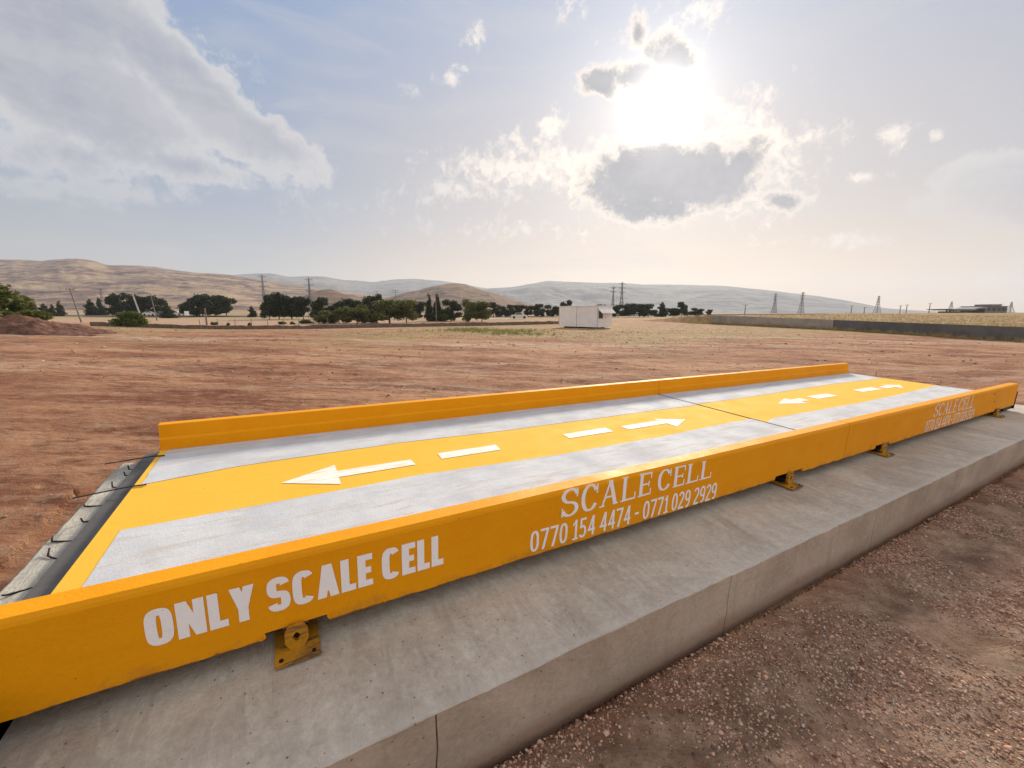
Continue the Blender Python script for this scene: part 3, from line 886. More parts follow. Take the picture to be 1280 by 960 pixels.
# two flat bars laid over the gap
for (ya, yb, xa, xb, lab) in [(4.93, 4.84, -1.52, -1.07, 'thin dark flat bar across the gap near the far rail'),
                              (4.17, 4.125, -1.50, -1.05, 'thin dark flat bar across the gap beside the yellow centre strip')]:
    a = Vector((xa, ya, -.035)); c_ = Vector((-1.16, ya + (yb - ya) * .75, .006)); d_ = Vector((xb, yb, .008))
    q = MB()
    for s, e in ((a, c_), (c_, d_)):
        dr = (e - s).normalized(); nrm = Vector((-dr.y, dr.x, 0)).normalized() * .0085; up = Vector((0, 0, .006))
        q.add([s - nrm, s + nrm, e + nrm, e - nrm, s - nrm + up, s + nrm + up, e + nrm + up, e - nrm + up],
              [(0, 1, 2, 3), (4, 7, 6, 5), (0, 4, 5, 1), (1, 5, 6, 2), (2, 6, 7, 3), (3, 7, 4, 0)])
    o = q.build('flat_bar', m_rust); o.matrix_world = SF
    tag(o, lab, 'steel bar')

# ------------------------------------------------------------------ lettering made of painted strokes
def se(cx, cy, rx, ry, a0, a1, n=14, p=2.6):
    r = []
    for i in range(n + 1):
        a = rad(a0 + (a1 - a0) * i / n); c_, s_ = math.cos(a), math.sin(a)
        r.append((cx + rx * math.copysign(abs(c_) ** (2 / p), c_), cy + ry * math.copysign(abs(s_) ** (2 / p), s_)))
    return r


def glyph(ch, style):
    """returns (width, [(points, closed)], extra polygons); height 1"""
    if style == 'heavy':
        tv, th_, w, p = .238, .19, .57, 3.4
    elif style == 'serif':
        tv, th_, w, p = .150, .075, .68, 2.2
    else:
        tv, th_, w, p = .120, .115, .44, 2.5
    a, b_ = tv / 2, th_ / 2
    L = []; X_ = []
    ser = style == 'serif'

    def serif(x, y, half=.13, t=.055):
        X_.append([(x - half, y - t / 2), (x + half, y - t / 2), (x + half, y + t / 2), (x - half, y + t / 2)])

    def vser(x, y0, y1, t=.055):
        X_.append([(x - t / 2, y0), (x + t / 2, y0), (x + t / 2, y1), (x - t / 2, y1)])
    if ch in 'O0':
        L.append((se(w / 2, .5, w / 2 - a, .5 - b_, 0, 360, 28, p)[:-1], True))
    elif ch == 'C':
        e = 38 if not ser else 30
        L.append((se(w / 2, .5, w / 2 - a, .5 - b_, e, 360 - e, 26, p), False))
        if ser: vser(w - .05, .62, .97)
    elif ch == 'N':
        w = w * (1.06 if not ser else 1.1)
        L += [([(a, 0), (a, 1)], False), ([(w - a, 0), (w - a, 1)], False)]
        X_.append([(a * .2, 1), (a * 2.0, 1), (w - a * .2, 0), (w - a * 2.0, 0)])
    elif ch == 'L':
        w = w * (.74 if style == 'heavy' else .92)
        L.append(([(a, 0), (a, 1)], False)); X_.append([(a, 0), (w, 0), (w, th_ * 1.05), (a, th_ * 1.05)])
        if ser:
            w += .05; L[0] = ([(a + .08, 0), (a + .08, 1)], False)
            serif(a + .08, .972); serif(a + .05, .028); vser(w - .03, 0, .3); X_.append([(a, 0), (w, 0), (w, .06), (a, .06)])
    elif ch == 'E':
        w = w * (.78 if style == 'heavy' else .94)
        o = .08 if ser else 0
        L.append(([(a + o, 0), (a + o, 1)], False))
        for y0, y1, xx in ((0, th_, w), (.5 - b_, .5 + b_, w * .9 if not ser else w * .82), (1 - th_, 1, w)):
            X_.append([(a + o, y0), (xx, y0), (xx, y1), (a + o, y1)])
        if ser:
            serif(a + o - .03, .972, .1); serif(a + o - .03, .028, .1); vser(w - .03, 0, .29); vser(w - .03, .73, 1); vser(w * .80, .38, .62)
    elif ch == 'Y':
        w = w * 1.02
        X_.append([(w / 2 - a, 0), (w / 2 + a, 0), (w / 2 + a, .42), (w / 2 - a, .42)])
        X_.append([(0, 1), (tv * 1.05, 1), (w / 2 + a, .40), (w / 2 - a, .38)])
        X_.append([(w - tv * 1.05, 1), (w, 1), (w / 2 + a, .38), (w / 2 - a, .40)])
    elif ch == 'A':
        w = w * (1.06 if not ser else 1.16)
        t2 = tv * (1.05 if not ser else 1.1); t1 = t2 if not ser else tv * .55
        X_.append([(0 + (.05 if ser else 0), 0), (t1 + (.05 if ser else 0), 0), (w / 2 + t1 * .45, 1), (w / 2 - t1 * .55, 1)])
        X_.append([(w - t2 - (.05 if ser else 0), 0), (w - (.05 if ser else 0), 0), (w / 2 + t2 * .5, 1), (w / 2 - t2 * .5, 1)])
        yb = .2 if not ser else .32
        X_.append([(w * .22, yb), (w * .78, yb), (w * .74, yb + th_ * .9), (w * .26, yb + th_ * .9)])
        if ser: serif(.09, .028, .11); serif(w - .12, .028, .12)
    elif ch == 'S':
        rx = w / 2 - a
        up = se(w / 2, .5 + (.5 - b_) / 2, rx, (.5 - b_) / 2, 12, 270, 16, p * .85); lo = se(w / 2, (.5 + b_) / 2, rx, (.5 - b_) / 2, 90, -168, 16, p * .85)
        up = [(x, y) for x, y in up]; 
        L.append((up[:-1] + [(w / 2, .5)] + lo[1:], False))
        if ser: vser(w - .075, .66, .97); vser(.06, .03, .34)
    elif ch == '1':
        w = .30
        L.append(([(w * .62, 0), (w * .62, 1)], False)); X_.append([(w * .62, 1), (w * .62, .84), (0, .70), (0, .80)])
        X_.append([(0, 0), (w * 1.1, 0), (w * 1.1, .09), (0, .09)])
    elif ch == '2':
        L.append((se(w / 2, .72, w / 2 - a, .28 - b_, 165, -25, 14, 2.2) + [(a * 1.2, th_ * .9)], False)); X_.append([(0.02, 0), (w, 0), (w, th_), (0.02, th_)])
    elif ch == '4':
        L.append(([(w * .72, 0), (w * .72, 1)], False)); X_.append([(0, .24), (w, .24), (w, .24 + th_), (0, .24 + th_)])
        X_.append([(0, .26), (.11, .26), (w * .80, 1), (w * .55, 1)])
    elif ch == '5':
        X_.append([(.05, 1 - th_), (w * .92, 1 - th_), (w * .92, 1), (.05, 1)]); X_.append([(.05, .50), (.05 + tv * .9, .50), (.05 + tv * .9, .95), (.05, .95)])
        L.append((se(w / 2 - .02, .32, w / 2 - a, .32 - b_, 118, -150, 16, 2.2), False))
    elif ch == '7':
        X_.append([(0, 1 - th_), (w, 1 - th_), (w, 1), (0, 1)]); X_.append([(w * .20, 0), (w * .50, 0), (w, .92), (w * .72, .92)])
    elif ch == '9':
        L.append((se(w / 2, .68, w / 2 - a, .32 - b_, 0, 360, 20, 2.2)[:-1], True)); L.append((se(w / 2, .60, w / 2 - a, .60 - b_, 10, -115, 12, 2.4), False))
    elif ch == '-':
        w = .28; X_.append([(0, .40), (w, .40), (w, .52), (0, .52)])
    elif ch == ' ':
        w = .20
    return w, L, X_, tv, th_


def write(txt, style, x0, x1, z0, z1, z0b, z1b, y, mat, parent, name='lettering', gap=.075, shear=0., soft=.0):
    """stroke letters painted on the face y = const, facing -y; z band runs from (z0..z1) at x0 to (z0b..z1b) at x1"""
    polys = []; cur = 0.; words = []; wn = 0
    for ch in txt:
        w, L, X_, tv, th_ = glyph(ch, style)
        for pts, closed in L:
            n = len(pts); off = []
            for k in range(n):
                p0 = pts[(k - 1) % n] if (closed or k > 0) else pts[k]; p1 = pts[(k + 1) % n] if (closed or k < n - 1) else pts[k]
                dx_, dy_ = p1[0] - p0[0], p1[1] - p0[1]; l = math.hypot(dx_, dy_) or 1; dx_ /= l; dy_ /= l
                t = math.hypot(tv * dy_, th_ * dx_) / 2
                off.append(((pts[k][0] - dy_ * t, pts[k][1] + dx_ * t), (pts[k][0] + dy_ * t, pts[k][1] - dx_ * t)))
            for k in range(n if closed else n - 1):
                a_, b2 = off[k], off[(k + 1) % n]
                polys.append([(cur + q[0], q[1]) for q in (a_[0], b2[0], b2[1], a_[1])])
        for q in X_: polys.append([(cur + x, z) for x, z in q])
        words += [wn] * (len(polys) - len(words))
        if ch == ' ': wn += 1
        cur += w + (gap if ch != ' ' else .02)
    tot = cur - gap
    for wi in range(max(words) + 1):
        me = bpy.data.meshes.new(name); vs = []; fsx = []
        for k, pl in enumerate(polys):
            if words[k] != wi: continue
            b0 = len(vs); yy_ = y - .0015 - (k % 9) * .00012
            for (x, z) in pl:
                u = (x + shear * z) / tot
                xx = x0 + (x1 - x0) * u
                za_, zb_ = z0 + (z0b - z0) * u, z1 + (z1b - z1) * u
                vs.append((xx, yy_, za_ + (zb_ - za_) * z))
            area = sum(pl[i][0] * pl[(i + 1) % len(pl)][1] - pl[(i + 1) % len(pl)][0] * pl[i][1] for i in range(len(pl)))
            idx = list(range(b0, b0 + len(pl)))
            fsx.append(idx if area > 0 else idx[::-1])
        me.from_pydata(vs, [], fsx); me.update()
        link_mesh(name, me, mat, parent)


# ------------------------------------------------------------------ weighbridge platforms
def rail(parent, x0, x1, side, notches, seed):
    """kerb rail: a bent steel channel; side -1 near the camera (also the deep outer beam), +1 far"""
    rg = random.Random(seed)
    xs = set(np.arange(x0, x1, .11)); xs |= {x0, x1}
    for a, b2 in notches: xs |= {a, a + .012, b2 - .012, b2}
    xs = sorted(xs)
    rows = []
    for x in xs:
        bz = zb + (rg.random() - .5) * .007
        for a, b2 in notches:
            if a + .005 < x < b2 - .005: bz = zb + .038
        wob = (fbm(np.array([x * .7]), np.array([1.]), seed, 3)[0] - .5) * .006
        if side < 0:
            sec = [(yo, bz), (yo, -.05), (yo, .08), (yo, .222), (yo + .006, .238), (yo + .020, zr + wob), (yi - .006, zr + wob), (yi, zr - .006 + wob), (yi, .12), (yi, -.028), (yo + .016, -.028), (yo + .016, bz)]
        else:
            sec = [(yfo, bz), (yfo, .222), (yfo - .006, .24), (yfo - .018, zr + wob), (yf + .026, zr + wob), (yf + .020, zr - .006 + wob), (yf + .020, .125), (yf + .001, .105), (yf, -.028), (yfo - .016, -.028), (yfo - .016, bz)]
        rows.append([(x, p[0], p[1]) for p in sec])
    q = MB(); m = len(rows[0])
    vs = [p for r_ in rows for p in r_]; fs = []
    for a in range(len(rows) - 1):
        for k in range(m):
            fs.append((a * m + k, (a + 1) * m + k, (a + 1) * m + (k + 1) % m, a * m + (k + 1) % m))
    fs.append(tuple(range(m))); fs.append(tuple((len(rows) - 1) * m + k for k in range(m))[::-1])
    q.add(vs, fs)
    return q.build('side_rail', m_yel, parent)


def rough_strip(name, x0, x1, y0, y1, z, mat, parent, seed, jx=.02, jy=.02, n=90, skew=0.):
    """painted band with a hand-painted wavering outline"""
    xs = np.linspace(x0, x1, n)
    if isinstance(y0, list): y0 = np.interp(xs, [q[0] for q in y0], [q[1] for q in y0])
    if isinstance(y1, list): y1 = np.interp(xs, [q[0] for q in y1], [q[1] for q in y1])
    lo = y0 + (fbm(xs * 1.1, xs * 0 + .3, seed, 5, .6) - .5) * jy * 2.2; hi = y1 + (fbm(xs * 1.0, xs * 0 + 7.3, seed + 1, 5, .6) - .5) * jy * 2.2
    m = 14
    vs = []
    for a in range(n):
        for k in range(m):
            t = k / (m - 1); y = lo[a] + (hi[a] - lo[a]) * t
            x = xs[a]
            if a == 0: x += (fbm(np.array([y * 4]), np.array([2.]), seed + 3, 4)[0] - .5) * jx * 2 + skew * t
            if a == n - 1: x += (fbm(np.array([y * 4]), np.array([5.]), seed + 4, 4)[0] - .5) * jx * 2
            vs.append((x, y, z))
    i = np.arange(n - 1)[:, None]; j = np.arange(m - 1)[None, :]
    Fq = np.stack([i * m + j, (i + 1) * m + j, (i + 1) * m + j + 1, i * m + j + 1], -1).reshape(-1, 4)
    return link_mesh(name, np_mesh(name, np.array(vs), Fq), mat, parent)


def mark(name, poly, z, parent, t=.0022):
    q = MB(); q.prism(poly, 2, z, z + t * .35)
    return q.build(name, m_mark, parent)


def platform(x0, x1, notches, label, seed, strips, texts):
    t = empty('weighbridge_platform', SF, label, 'weighbridge')
    g0, g1 = x0, x1
    q = MB(); q.box(g0, g1, yi + .001, yf - .001, -.030, 0); q.build('deck', m_deck, t)
    q = MB()
    for y in (2.55, 3.2, 4.15, 4.8):
        q.box(g0 + .06, g1 - .06, y - .05, y + .05, -.205, -.031)
    for x in (g0 + .03, (g0 + g1) / 2, g1 - .05): q.box(x - .02, x + .02, yi + .02, yf - .02, -.19, -.0312)
    q.build('under_beam', m_dark, t)
    q = MB(); xe = g1 if g0 < 0 else g0
    q.box(xe - .007, xe + .0035, yi + .002, yf - .002, -.02, .0062); q.build('joint_edge', m_joint, t)
    rail(t, g0, g1, -1, notches, seed); rail(t, g0, g1, 1, notches, seed + 1)
    for k, s in enumerate(strips): rough_strip('wheel_strip', *s, .003, m_white, t, seed + 10 + k)
    for m in texts[0]: mark(m[0], m[1], .0035, t)
    return t


def arrow(tip, hb, hy0, hy1, ty0, ty1, tail):
    yc = (hy0 + hy1) / 2
    return [(tip, yc), (hb, hy0), (hb, ty0), (tail, ty0), (tail - .01, ty1), (hb, ty1), (hb, hy1)]


def dash(a, b2, y0=3.69, y1=3.85): return [(a, y0), (b2 - .015, y0 - .006), (b2, y1 - .004), (a + .012, y1)]


P0 = platform(X0, X1 - .005, [(-.195, .115), (4.38, 4.92)], 'near left yellow steel weighbridge platform with two wheel strips and bold white lettering', 101,
              [(X0 + .115, X1 - .008, yi + .02, [(-1, 3.37), (1, 3.40), (2.4, 3.31), (3.8, 3.30), (5.7, 3.33)]), (X0 + .05, X1 - .008, [(-1.06, 4.17), (-.5, 4.28), (1., 4.33), (2.4, 4.25), (5.8, 4.23)], yf - .012)],
              [[('arrow', arrow(-.10, .34, 3.50, 3.955, 3.655, 3.80, 1.02)), ('dash', dash(1.29, 1.96)), ('dash', dash(2.85, 3.54)),
                ('arrow', arrow(4.88, 4.46, 3.50, 3.90, 3.665, 3.815, 3.77))]])
P1 = platform(X1 + .005, X2, [(6.68, 7.10), (11.62, 11.95)], 'far right yellow steel weighbridge platform with pale deck strips and small faded lettering', 131,
              [(X1 + .012, X2 - .03, yi + .02, [(5.85, 3.14), (6.2, 3.23), (9, 3.19), (10.4, 3.23), (12.8, 3.34)]), (X1 + .008, X2 - .03, [(5.9, 4.25), (7.6, 4.27), (10.5, 4.36), (12.8, 4.28)], yf - .012)],
              [[('arrow', arrow(7.22, 7.80, 3.53, 3.93, 3.655, 3.83, 8.10)), ('dash', dash(8.38, 9.10, 3.66, 3.86)), ('dash', dash(10.05, 10.9, 3.63, 3.83)),
                ('arrow', arrow(11.95, 11.5, 3.48, 3.90, 3.62, 3.78, 11.1))]])
write('ONLY SCALE CELL', 'heavy', -.634, .768, -.045, .143, -.048, .153, yo, m_letter, P0, gap=.065)
write('SCALE CELL', 'serif', 1.64, 3.30, .040, .262, .046, .216, yo, m_letter, P0, gap=.10)
write('0770 154 4474 - 0771 029 2929', 'sans', 1.395, 3.41, -.157, .003, -.183, -.022, yo, m_letter, P0, gap=.07)
write('SCALE CELL', 'serif', 8.49, 10.26, .035, .240, .015, .225, yo, m_letter2, P1, gap=.10, shear=.1)
write('0770 154 4474 - 0771 029 2929', 'sans', 8.28, 10.42, -.178, .003, -.183, -.012, yo, m_letter2, P1, gap=.05)
# rust spots and lifting lugs on the beam
for par, lst in ((P0, [(-.20, -.158), (.125, -.150)]), (P1, [])):
    for x, z in lst:
        q = MB(); n = 12; r1, r0 = .019, .009
        vs = []
        for yy2 in (yo - .004, yo - .0005):
            for r_ in (r1, r0):
                for k in range(n): vs.append((x + r_ * math.cos(2 * math.pi * k / n), yy2, z - .012 + r_ * math.sin(2 * math.pi * k / n)))
        fs = []
        for k in range(n):
            k2 = (k + 1) % n
            fs += [(k, k2, n + k2, n + k), (k, 2 * n + k, 2 * n + k2, k2), (n + k, n + k2, 3 * n + k2, 3 * n + k)]
        q.add(vs, fs); q.build('lug', m_yel, par)
for x, z in ((11.35, .17), (11.45, .02)):
    q = MB(); q.prism([(x + .035 * math.cos(a), z + .02 * math.sin(a)) for a in np.linspace(0, 2 * math.pi, 9)[:-1]], 1, yo - .003, yo - .0004); q.build('bolt_head', m_mount, P1)
# two thin upright studs at the far end of the deck
for y, h_ in ((4.44, .13), (3.28, .13)):
    q = MB(); q.bar((X2 - .03, y, 0), (X2 - .035, y + .01, h_), .012, .010); q.build('stud', m_mount, P1)
q = MB(); q.box(X2 + .004, X2 + .03, yo + .03, yfo + .02, zb - .06, -.012); q.box(X2 + .004, X2 + .03, yo - .01, yo + .0295, zb - .07, .09); q.box(X2 - .55, X2 + .003, yo + .02, yo + .05, zb - .075, zb + .012)
o = q.build('end_channel', m_blk); o.matrix_world = SF
tag(o, 'black steel end channel closing the far right end of the weighbridge', 'steel channel')


# ------------------------------------------------------------------ load cell mounts on the slab
def mount(x, label, big=False):
    Mx = SF @ Matrix.Translation((x, 2.155, zs + .012))
    t = empty('load_cell_mount', Mx, label, 'load cell mount', 'mounts carrying the weighbridge')
    q = MB(); q.box(-.105, .105, -.095, .16, 0, .014); q.build('base_plate', m_mount, t, bevel=.003)
    for bx in (-.075, .075):
        q = MB(); q.bar((bx, -.065, .0145), (bx, -.065, .021), .011, .011, 6); q.build('bolt', m_blk, t)
    # upright eight sided link plate with a square hole turned on its corner
    q = MB(); z0, z1, hw = .0145, .150, .048
    hw = .055
    outer = [(-.030, z0), (.030, z0), (hw, .058), (hw, .108), (.034, z1), (-.034, z1), (-hw, .108), (-hw, .058)]
    c0, c1 = 0, .085; hs = .026
    inner = [(0, c1 - hs), (.0, c1 - hs), (hs * .8, c1), (hs * .8, c1), (0, c1 + hs), (0, c1 + hs), (-hs * .8, c1), (-hs * .8, c1)]
    inner = [(-.004, c1 - hs), (.004, c1 - hs), (hs * .8, c1 - .003), (hs * .8, c1 + .003), (.004, c1 + hs), (-.004, c1 + hs), (-hs * .8, c1 + .003), (-hs * .8, c1 - .003)]
    vs = [(p[0], y, p[1]) for y in (-.012, .012) for p in outer + inner]; fs = []
    for k in range(8):
        k2 = (k + 1) % 8
        fs += [(k, k2, 8 + k2, 8 + k), (16 + k, 24 + k, 24 + k2, 16 + k2), (k, 16 + k, 16 + k2, k2), (8 + k, 8 + k2, 24 + k2, 24 + k)]
    q.add(vs, fs); q.build('link_plate', m_mount, t)
    q = MB(); q.bar((0, .015, .085), (0, .12, .085), .032, .032, 12); q.box(-.055, .055, .05, .13, .0145, .075); q.build('load_cell', m_blk, t)
    q = MB(); q.box(-.06, .06, .02, .12, .125, .16); q.build('top_bracket', m_dark, t)
    return t


mount(-.045, 'chipped yellow load cell mount under the bold block lettering, nearest of the four')
mount(4.64, 'yellow load cell mount left of the platform joint, the third from the right end')
mount(6.90, 'yellow load cell mount just right of the joint, under the blank part of the beam')
mount(11.74, 'small yellow load cell mount by the black end channel at the far right')

# ------------------------------------------------------------------ gravel and stones
def stones(name, P, Sz, seed, tone_bias=0.):
    rg = np.random.RandomState(seed)
    t = (1 + 5 ** .5) / 2
    ico = np.array([(-1, t, 0), (1, t, 0), (-1, -t, 0), (1, -t, 0), (0, -1, t), (0, 1, t), (0, -1, -t), (0, 1, -t), (t, 0, -1), (t, 0, 1), (-t, 0, -1), (-t, 0, 1)]) / math.hypot(1, t)
    ft = np.array([(0, 11, 5), (0, 5, 1), (0, 1, 7), (0, 7, 10), (0, 10, 11), (1, 5, 9), (5, 11, 4), (11, 10, 2), (10, 7, 6), (7, 1, 8), (3, 9, 4), (3, 4, 2), (3, 2, 6), (3, 6, 8), (3, 8, 9), (4, 9, 5), (2, 4, 11), (6, 2, 10), (8, 6, 7), (9, 8, 1)])
    n = len(P)
    V = np.repeat(ico[None], n, 0) * (1 + (rg.rand(n, 12, 1) - .5) * .75)
    V = V * (np.stack([.7 + .6 * rg.rand(n), .7 + .6 * rg.rand(n), .35 + .4 * rg.rand(n)], -1))[:, None, :]
    a = rg.rand(n) * 6.283; ca, sa = np.cos(a), np.sin(a)
    x = V[:, :, 0] * ca[:, None] - V[:, :, 1] * sa[:, None]; y = V[:, :, 0] * sa[:, None] + V[:, :, 1] * ca[:, None]
    V = np.stack([x, y, V[:, :, 2]], -1) * Sz[:, None, None] + P[:, None, :]
    Fi = (ft[None] + (np.arange(n) * 12)[:, None, None]).reshape(-1, 3)
    me = np_mesh(name, V.reshape(-1, 3), Fi)
    tone = np.stack([np.clip(rg.rand(n) + tone_bias, 0, 1), rg.rand(n), rg.rand(n), np.ones(n)], -1)
    ca2 = me.color_attributes.new('tone', 'FLOAT_COLOR', 'POINT')
    ca2.data.foreach_set('color', np.repeat(tone, 12, 0).astype(np.float32).ravel())
    return link_mesh(name, me, m_gravel)


def from_scale(sx, sy):
    """yard point for scale-frame x, y on the ground plane"""
    A = np.array(R); q = np.stack([sx, sy, np.full_like(sx, zg)], -1) - np.array([0, 0, 1.542])
    return q @ A.T + np.array([0, 0, CH])


rg = np.random.RandomState(5)
n = 120000
sx = rg.rand(n) * 9.5 - 1.0; sy = ys - .02 - rg.rand(n) ** 1.1 * 3.2
kp = fbm(sx * 1.2, sy * 1.2, 12, 4) > .28 + .22 * rg.rand(n)
sx, sy = sx[kp], sy[kp]
W3 = from_scale(sx, sy)
siz = .0035 + .0075 * rg.rand(len(sx)) ** 2.2 + (rg.rand(len(sx)) > .96) * .007 * rg.rand(len(sx))
zz = ground(W3[:, 0], W3[:, 1]) + ground_relief(W3[:, 0], W3[:, 1]) + siz * .15
Pst = np.stack([W3[:, 0], W3[:, 1], zz], -1)
o = stones('gravel', Pst, siz, 3)
tag(o, 'small brown and pale crushed stones strewn over the soil beside the slab', 'gravel', kind='stuff')
# bigger pebbles
n = 700
sx = rg.rand(n) * 14 - 1.0; sy = ys - .02 - rg.rand(n) ** 1.6 * 3.0
W3 = from_scale(sx, sy); siz = .008 + .011 * rg.rand(n) ** 3
zz = ground(W3[:, 0], W3[:, 1]) + ground_relief(W3[:, 0], W3[:, 1]) + siz * .2
o = stones('pebbles', np.stack([W3[:, 0], W3[:, 1], zz], -1), siz, 9, .25)
tag(o, 'larger pale pebbles lying scattered among the gravel and along the slab foot', 'pebbles', kind='stuff')
# stones and clods over the far yard
n = 3600
rr = 6 + 44 * rg.rand(n) ** .9; aa = (rg.rand(n) - .5) * rad(112)
Xs, Ys = rr * np.sin(aa), rr * np.cos(aa)
s1, s2 = scale_coords(Xs, Ys)
kp = ~((s1 > -1.8) & (s1 < 14.) & (s2 > 1.3) & (s2 < 5.9)) & ((Xs - WA[0]) * WN[0] + (Ys - WA[1]) * WN[1] < -.5) & (fbm(Xs * .15, Ys * .15, 44, 3) > .42)
Xs, Ys, rr = Xs[kp], Ys[kp], rr[kp]
siz = .010 + .045 * rg.rand(len(Xs)) ** 5 * np.clip(rr / 20, .3, 1.4) + rr * .0004
o = stones('field_stones', np.stack([Xs, Ys, ground(Xs, Ys) + ground_relief(Xs, Ys) + siz * .2], -1), siz, 19, .1)
tag(o, 'scattered stones and clods over the red yard behind the weighbridge', 'stones', kind='stuff')


# ------------------------------------------------------------------ grass tufts
def tufts(name, C, Hh, seed, mat, blades=14, spread=.5):
    rg = np.random.RandomState(seed); n = len(C); N_ = n * blades
    c = np.repeat(C, blades, 0); hh = np.repeat(Hh, blades) * (.5 + .7 * rg.rand(N_))
    off = rg.randn(N_, 2) * .28 * hh[:, None] * spread * 2
    a = rg.rand(N_) * 6.283; wdt = hh * .035 + .003
    lean = rg.randn(N_, 2) * .35 * hh[:, None]
    b0 = c.copy(); b0[:, :2] += off; b0[:, 2] -= .01
    d = np.stack([np.cos(a) * wdt, np.sin(a) * wdt, np.zeros(N_)], -1)
    tip = b0 + np.concatenate([lean, hh[:, None]], 1)
    mid = b0 + np.concatenate([lean * .35, hh[:, None] * .55], 1)
    V = np.stack([b0 - d, b0 + d, mid + d * .7, mid - d * .7, tip + d * .15, tip - d * .15], 1)
    base = (np.arange(N_) * 6)[:, None]
    Fq = np.concatenate([base + np.array([[0, 1, 2, 3]]), base + np.array([[3, 2, 4, 5]])], 0)
    return link_mesh(name, np_mesh(name, V.reshape(-1, 3), Fq), mat)


def scatter_grass(name, fn, n, hmin, hmax, seed, mat, label, blades=12):
    rg = np.random.RandomState(seed); Xs, Ys = fn(rg, n)
    zz = ground(Xs, Ys) + ground_relief(Xs, Ys)
    h = hmin + (hmax - hmin) * rg.rand(len(Xs)) ** 2
    o = tufts(name, np.stack([Xs, Ys, zz], -1), h, seed, mat, blades)
    tag(o, label, 'grass', kind='stuff')


def along_wall(rg, n):
    t = rg.rand(n) * (WL * 1.5) - 3; s = -.15 - rg.rand(n) ** 2 * 1.3
    return WA[0] + WD[0] * t + WN[0] * s, WA[1] + WD[1] * t + WN[1] * s


scatter_grass('dry_grass', along_wall, 1500, .12, .45, 31, m_grass, 'dry yellow weeds along the foot of the long retaining wall')


def field_right(rg, n):
    t = rg.rand(n) * (WL * 2.2) - 14; s = .6 + rg.rand(n) ** 1.6 * 50
    return WA[0] + WD[0] * t + WN[0] * s, WA[1] + WD[1] * t + WN[1] * s


scatter_grass('field_grass', field_right, 7000, .08, .26, 32, m_grass, 'dry yellow grass covering the raised field behind the retaining wall', 9)


def patch_mid(rg, n):
    ta = rg.rand(n) * 1.0 - .42; Yv = 26 + rg.rand(n) * 33; Xv = ta * Yv
    k = fbm(Xv * .12, Yv * .12, 50, 4) + .2 * rg.rand(n) > .50
    Xv, Yv = Xv[k], Yv[k]
    k = np.hypot(Xv - 9.5, Yv - 48) > 0
    return Xv[k], Yv[k]


scatter_grass('yard_grass', patch_mid, 4200, .035, .10, 33, m_grass, 'sparse dry grass on the yard before the white cabin', 8)


def green_mid(rg, n):
    X = np.concatenate([rg.randn(n // 2) * 2.6 - 2.0, rg.randn(n // 4) * 1.5 + .5, rg.randn(n // 4) * 1.2 - 4.2]); Y = np.concatenate([rg.randn(n // 2) * 2.0 + 38, rg.randn(n // 4) * 1.2 + 33, rg.randn(n // 4) * 1.6 + 42])
    return X, Y


scatter_grass('green_weeds', green_mid, 700, .10, .35, 34, m_grassg, 'pale green weeds in front of the low stone wall left of the cabin', 12)

# ------------------------------------------------------------------ walls
def wall_strip(name, A, B, ztopA, ztopB, base_fn, thick, mat, label, cat, seed, wob=.02, n=60, cap=True, parent=None):
    A = np.array(A, float); B = np.array(B, float); d = (B - A) / np.linalg.norm(B - A); nn = np.array([-d[1], d[0]])
    vs = []
    for k in range(n):
        t = k / (n - 1); p = A + (B - A) * t; zt = ztopA + (ztopB - ztopA) * t + (fbm(np.array([t * 23]), np.array([.2]), seed, 4, .6)[0] - .5) * wob * 2
        zb_ = base_fn(p[0], p[1]) - .4
        f_, b_ = p - nn * thick / 2, p + nn * thick / 2
        vs += [(f_[0], f_[1], zb_), (f_[0], f_[1], (zb_ + zt) / 2), (f_[0], f_[1], zt), (b_[0], b_[1], zt), (b_[0], b_[1], zb_)]
    q = MB(); fs = []
    for k in range(n - 1):
        for m in range(4): fs.append((k * 5 + m, (k + 1) * 5 + m, (k + 1) * 5 + m + 1, k * 5 + m + 1))
    fs += [(0, 1, 2, 3, 4), tuple((n - 1) * 5 + m for m in (4, 3, 2, 1, 0))]
    q.add(vs, fs)
    o = q.build(name, mat, parent)
    if parent is None: tag(o, label, cat)
    return o


tm = WL * .53
PM = WA + WD * tm
wall_strip('retaining_wall', WA, PM, wall_top(0), wall_top(tm), gz, .22, m_wall1, 'long low grey-brown concrete wall starting right of the white cabin', 'wall', 81, .02)
PE = WA + WD * WL * 1.75
wall_strip('retaining_wall', WA + WD * (tm + .03), PE, wall_top(tm) - .03, wall_top(WL * 1.75) - .03, gz, .24, m_wall2, 'dark grey stretch of low wall running out at the right edge of the picture', 'wall', 82, .02)

o = wall_strip('stone_wall', (-44, 43.5), (7.2, 61.5), gz(-44, 43.5) + .55, gz(7.2, 61.5) + .50, gz, .4, m_stone, 'low rubble stone wall along the back edge of the yard, left of the cabin', 'stone wall', 83, .07, 260)
for v_ in o.data.vertices:      # the crest follows the ground
    if v_.co.z > gz(v_.co.x, v_.co.y) - .1:
        k_ = .42 + (float(fbm(np.array([v_.co.x * 1.7]), np.array([v_.co.y * .3]), 8, 4)[0]) - .5) * .22
        v_.co.z = gz(v_.co.x, v_.co.y) + k_

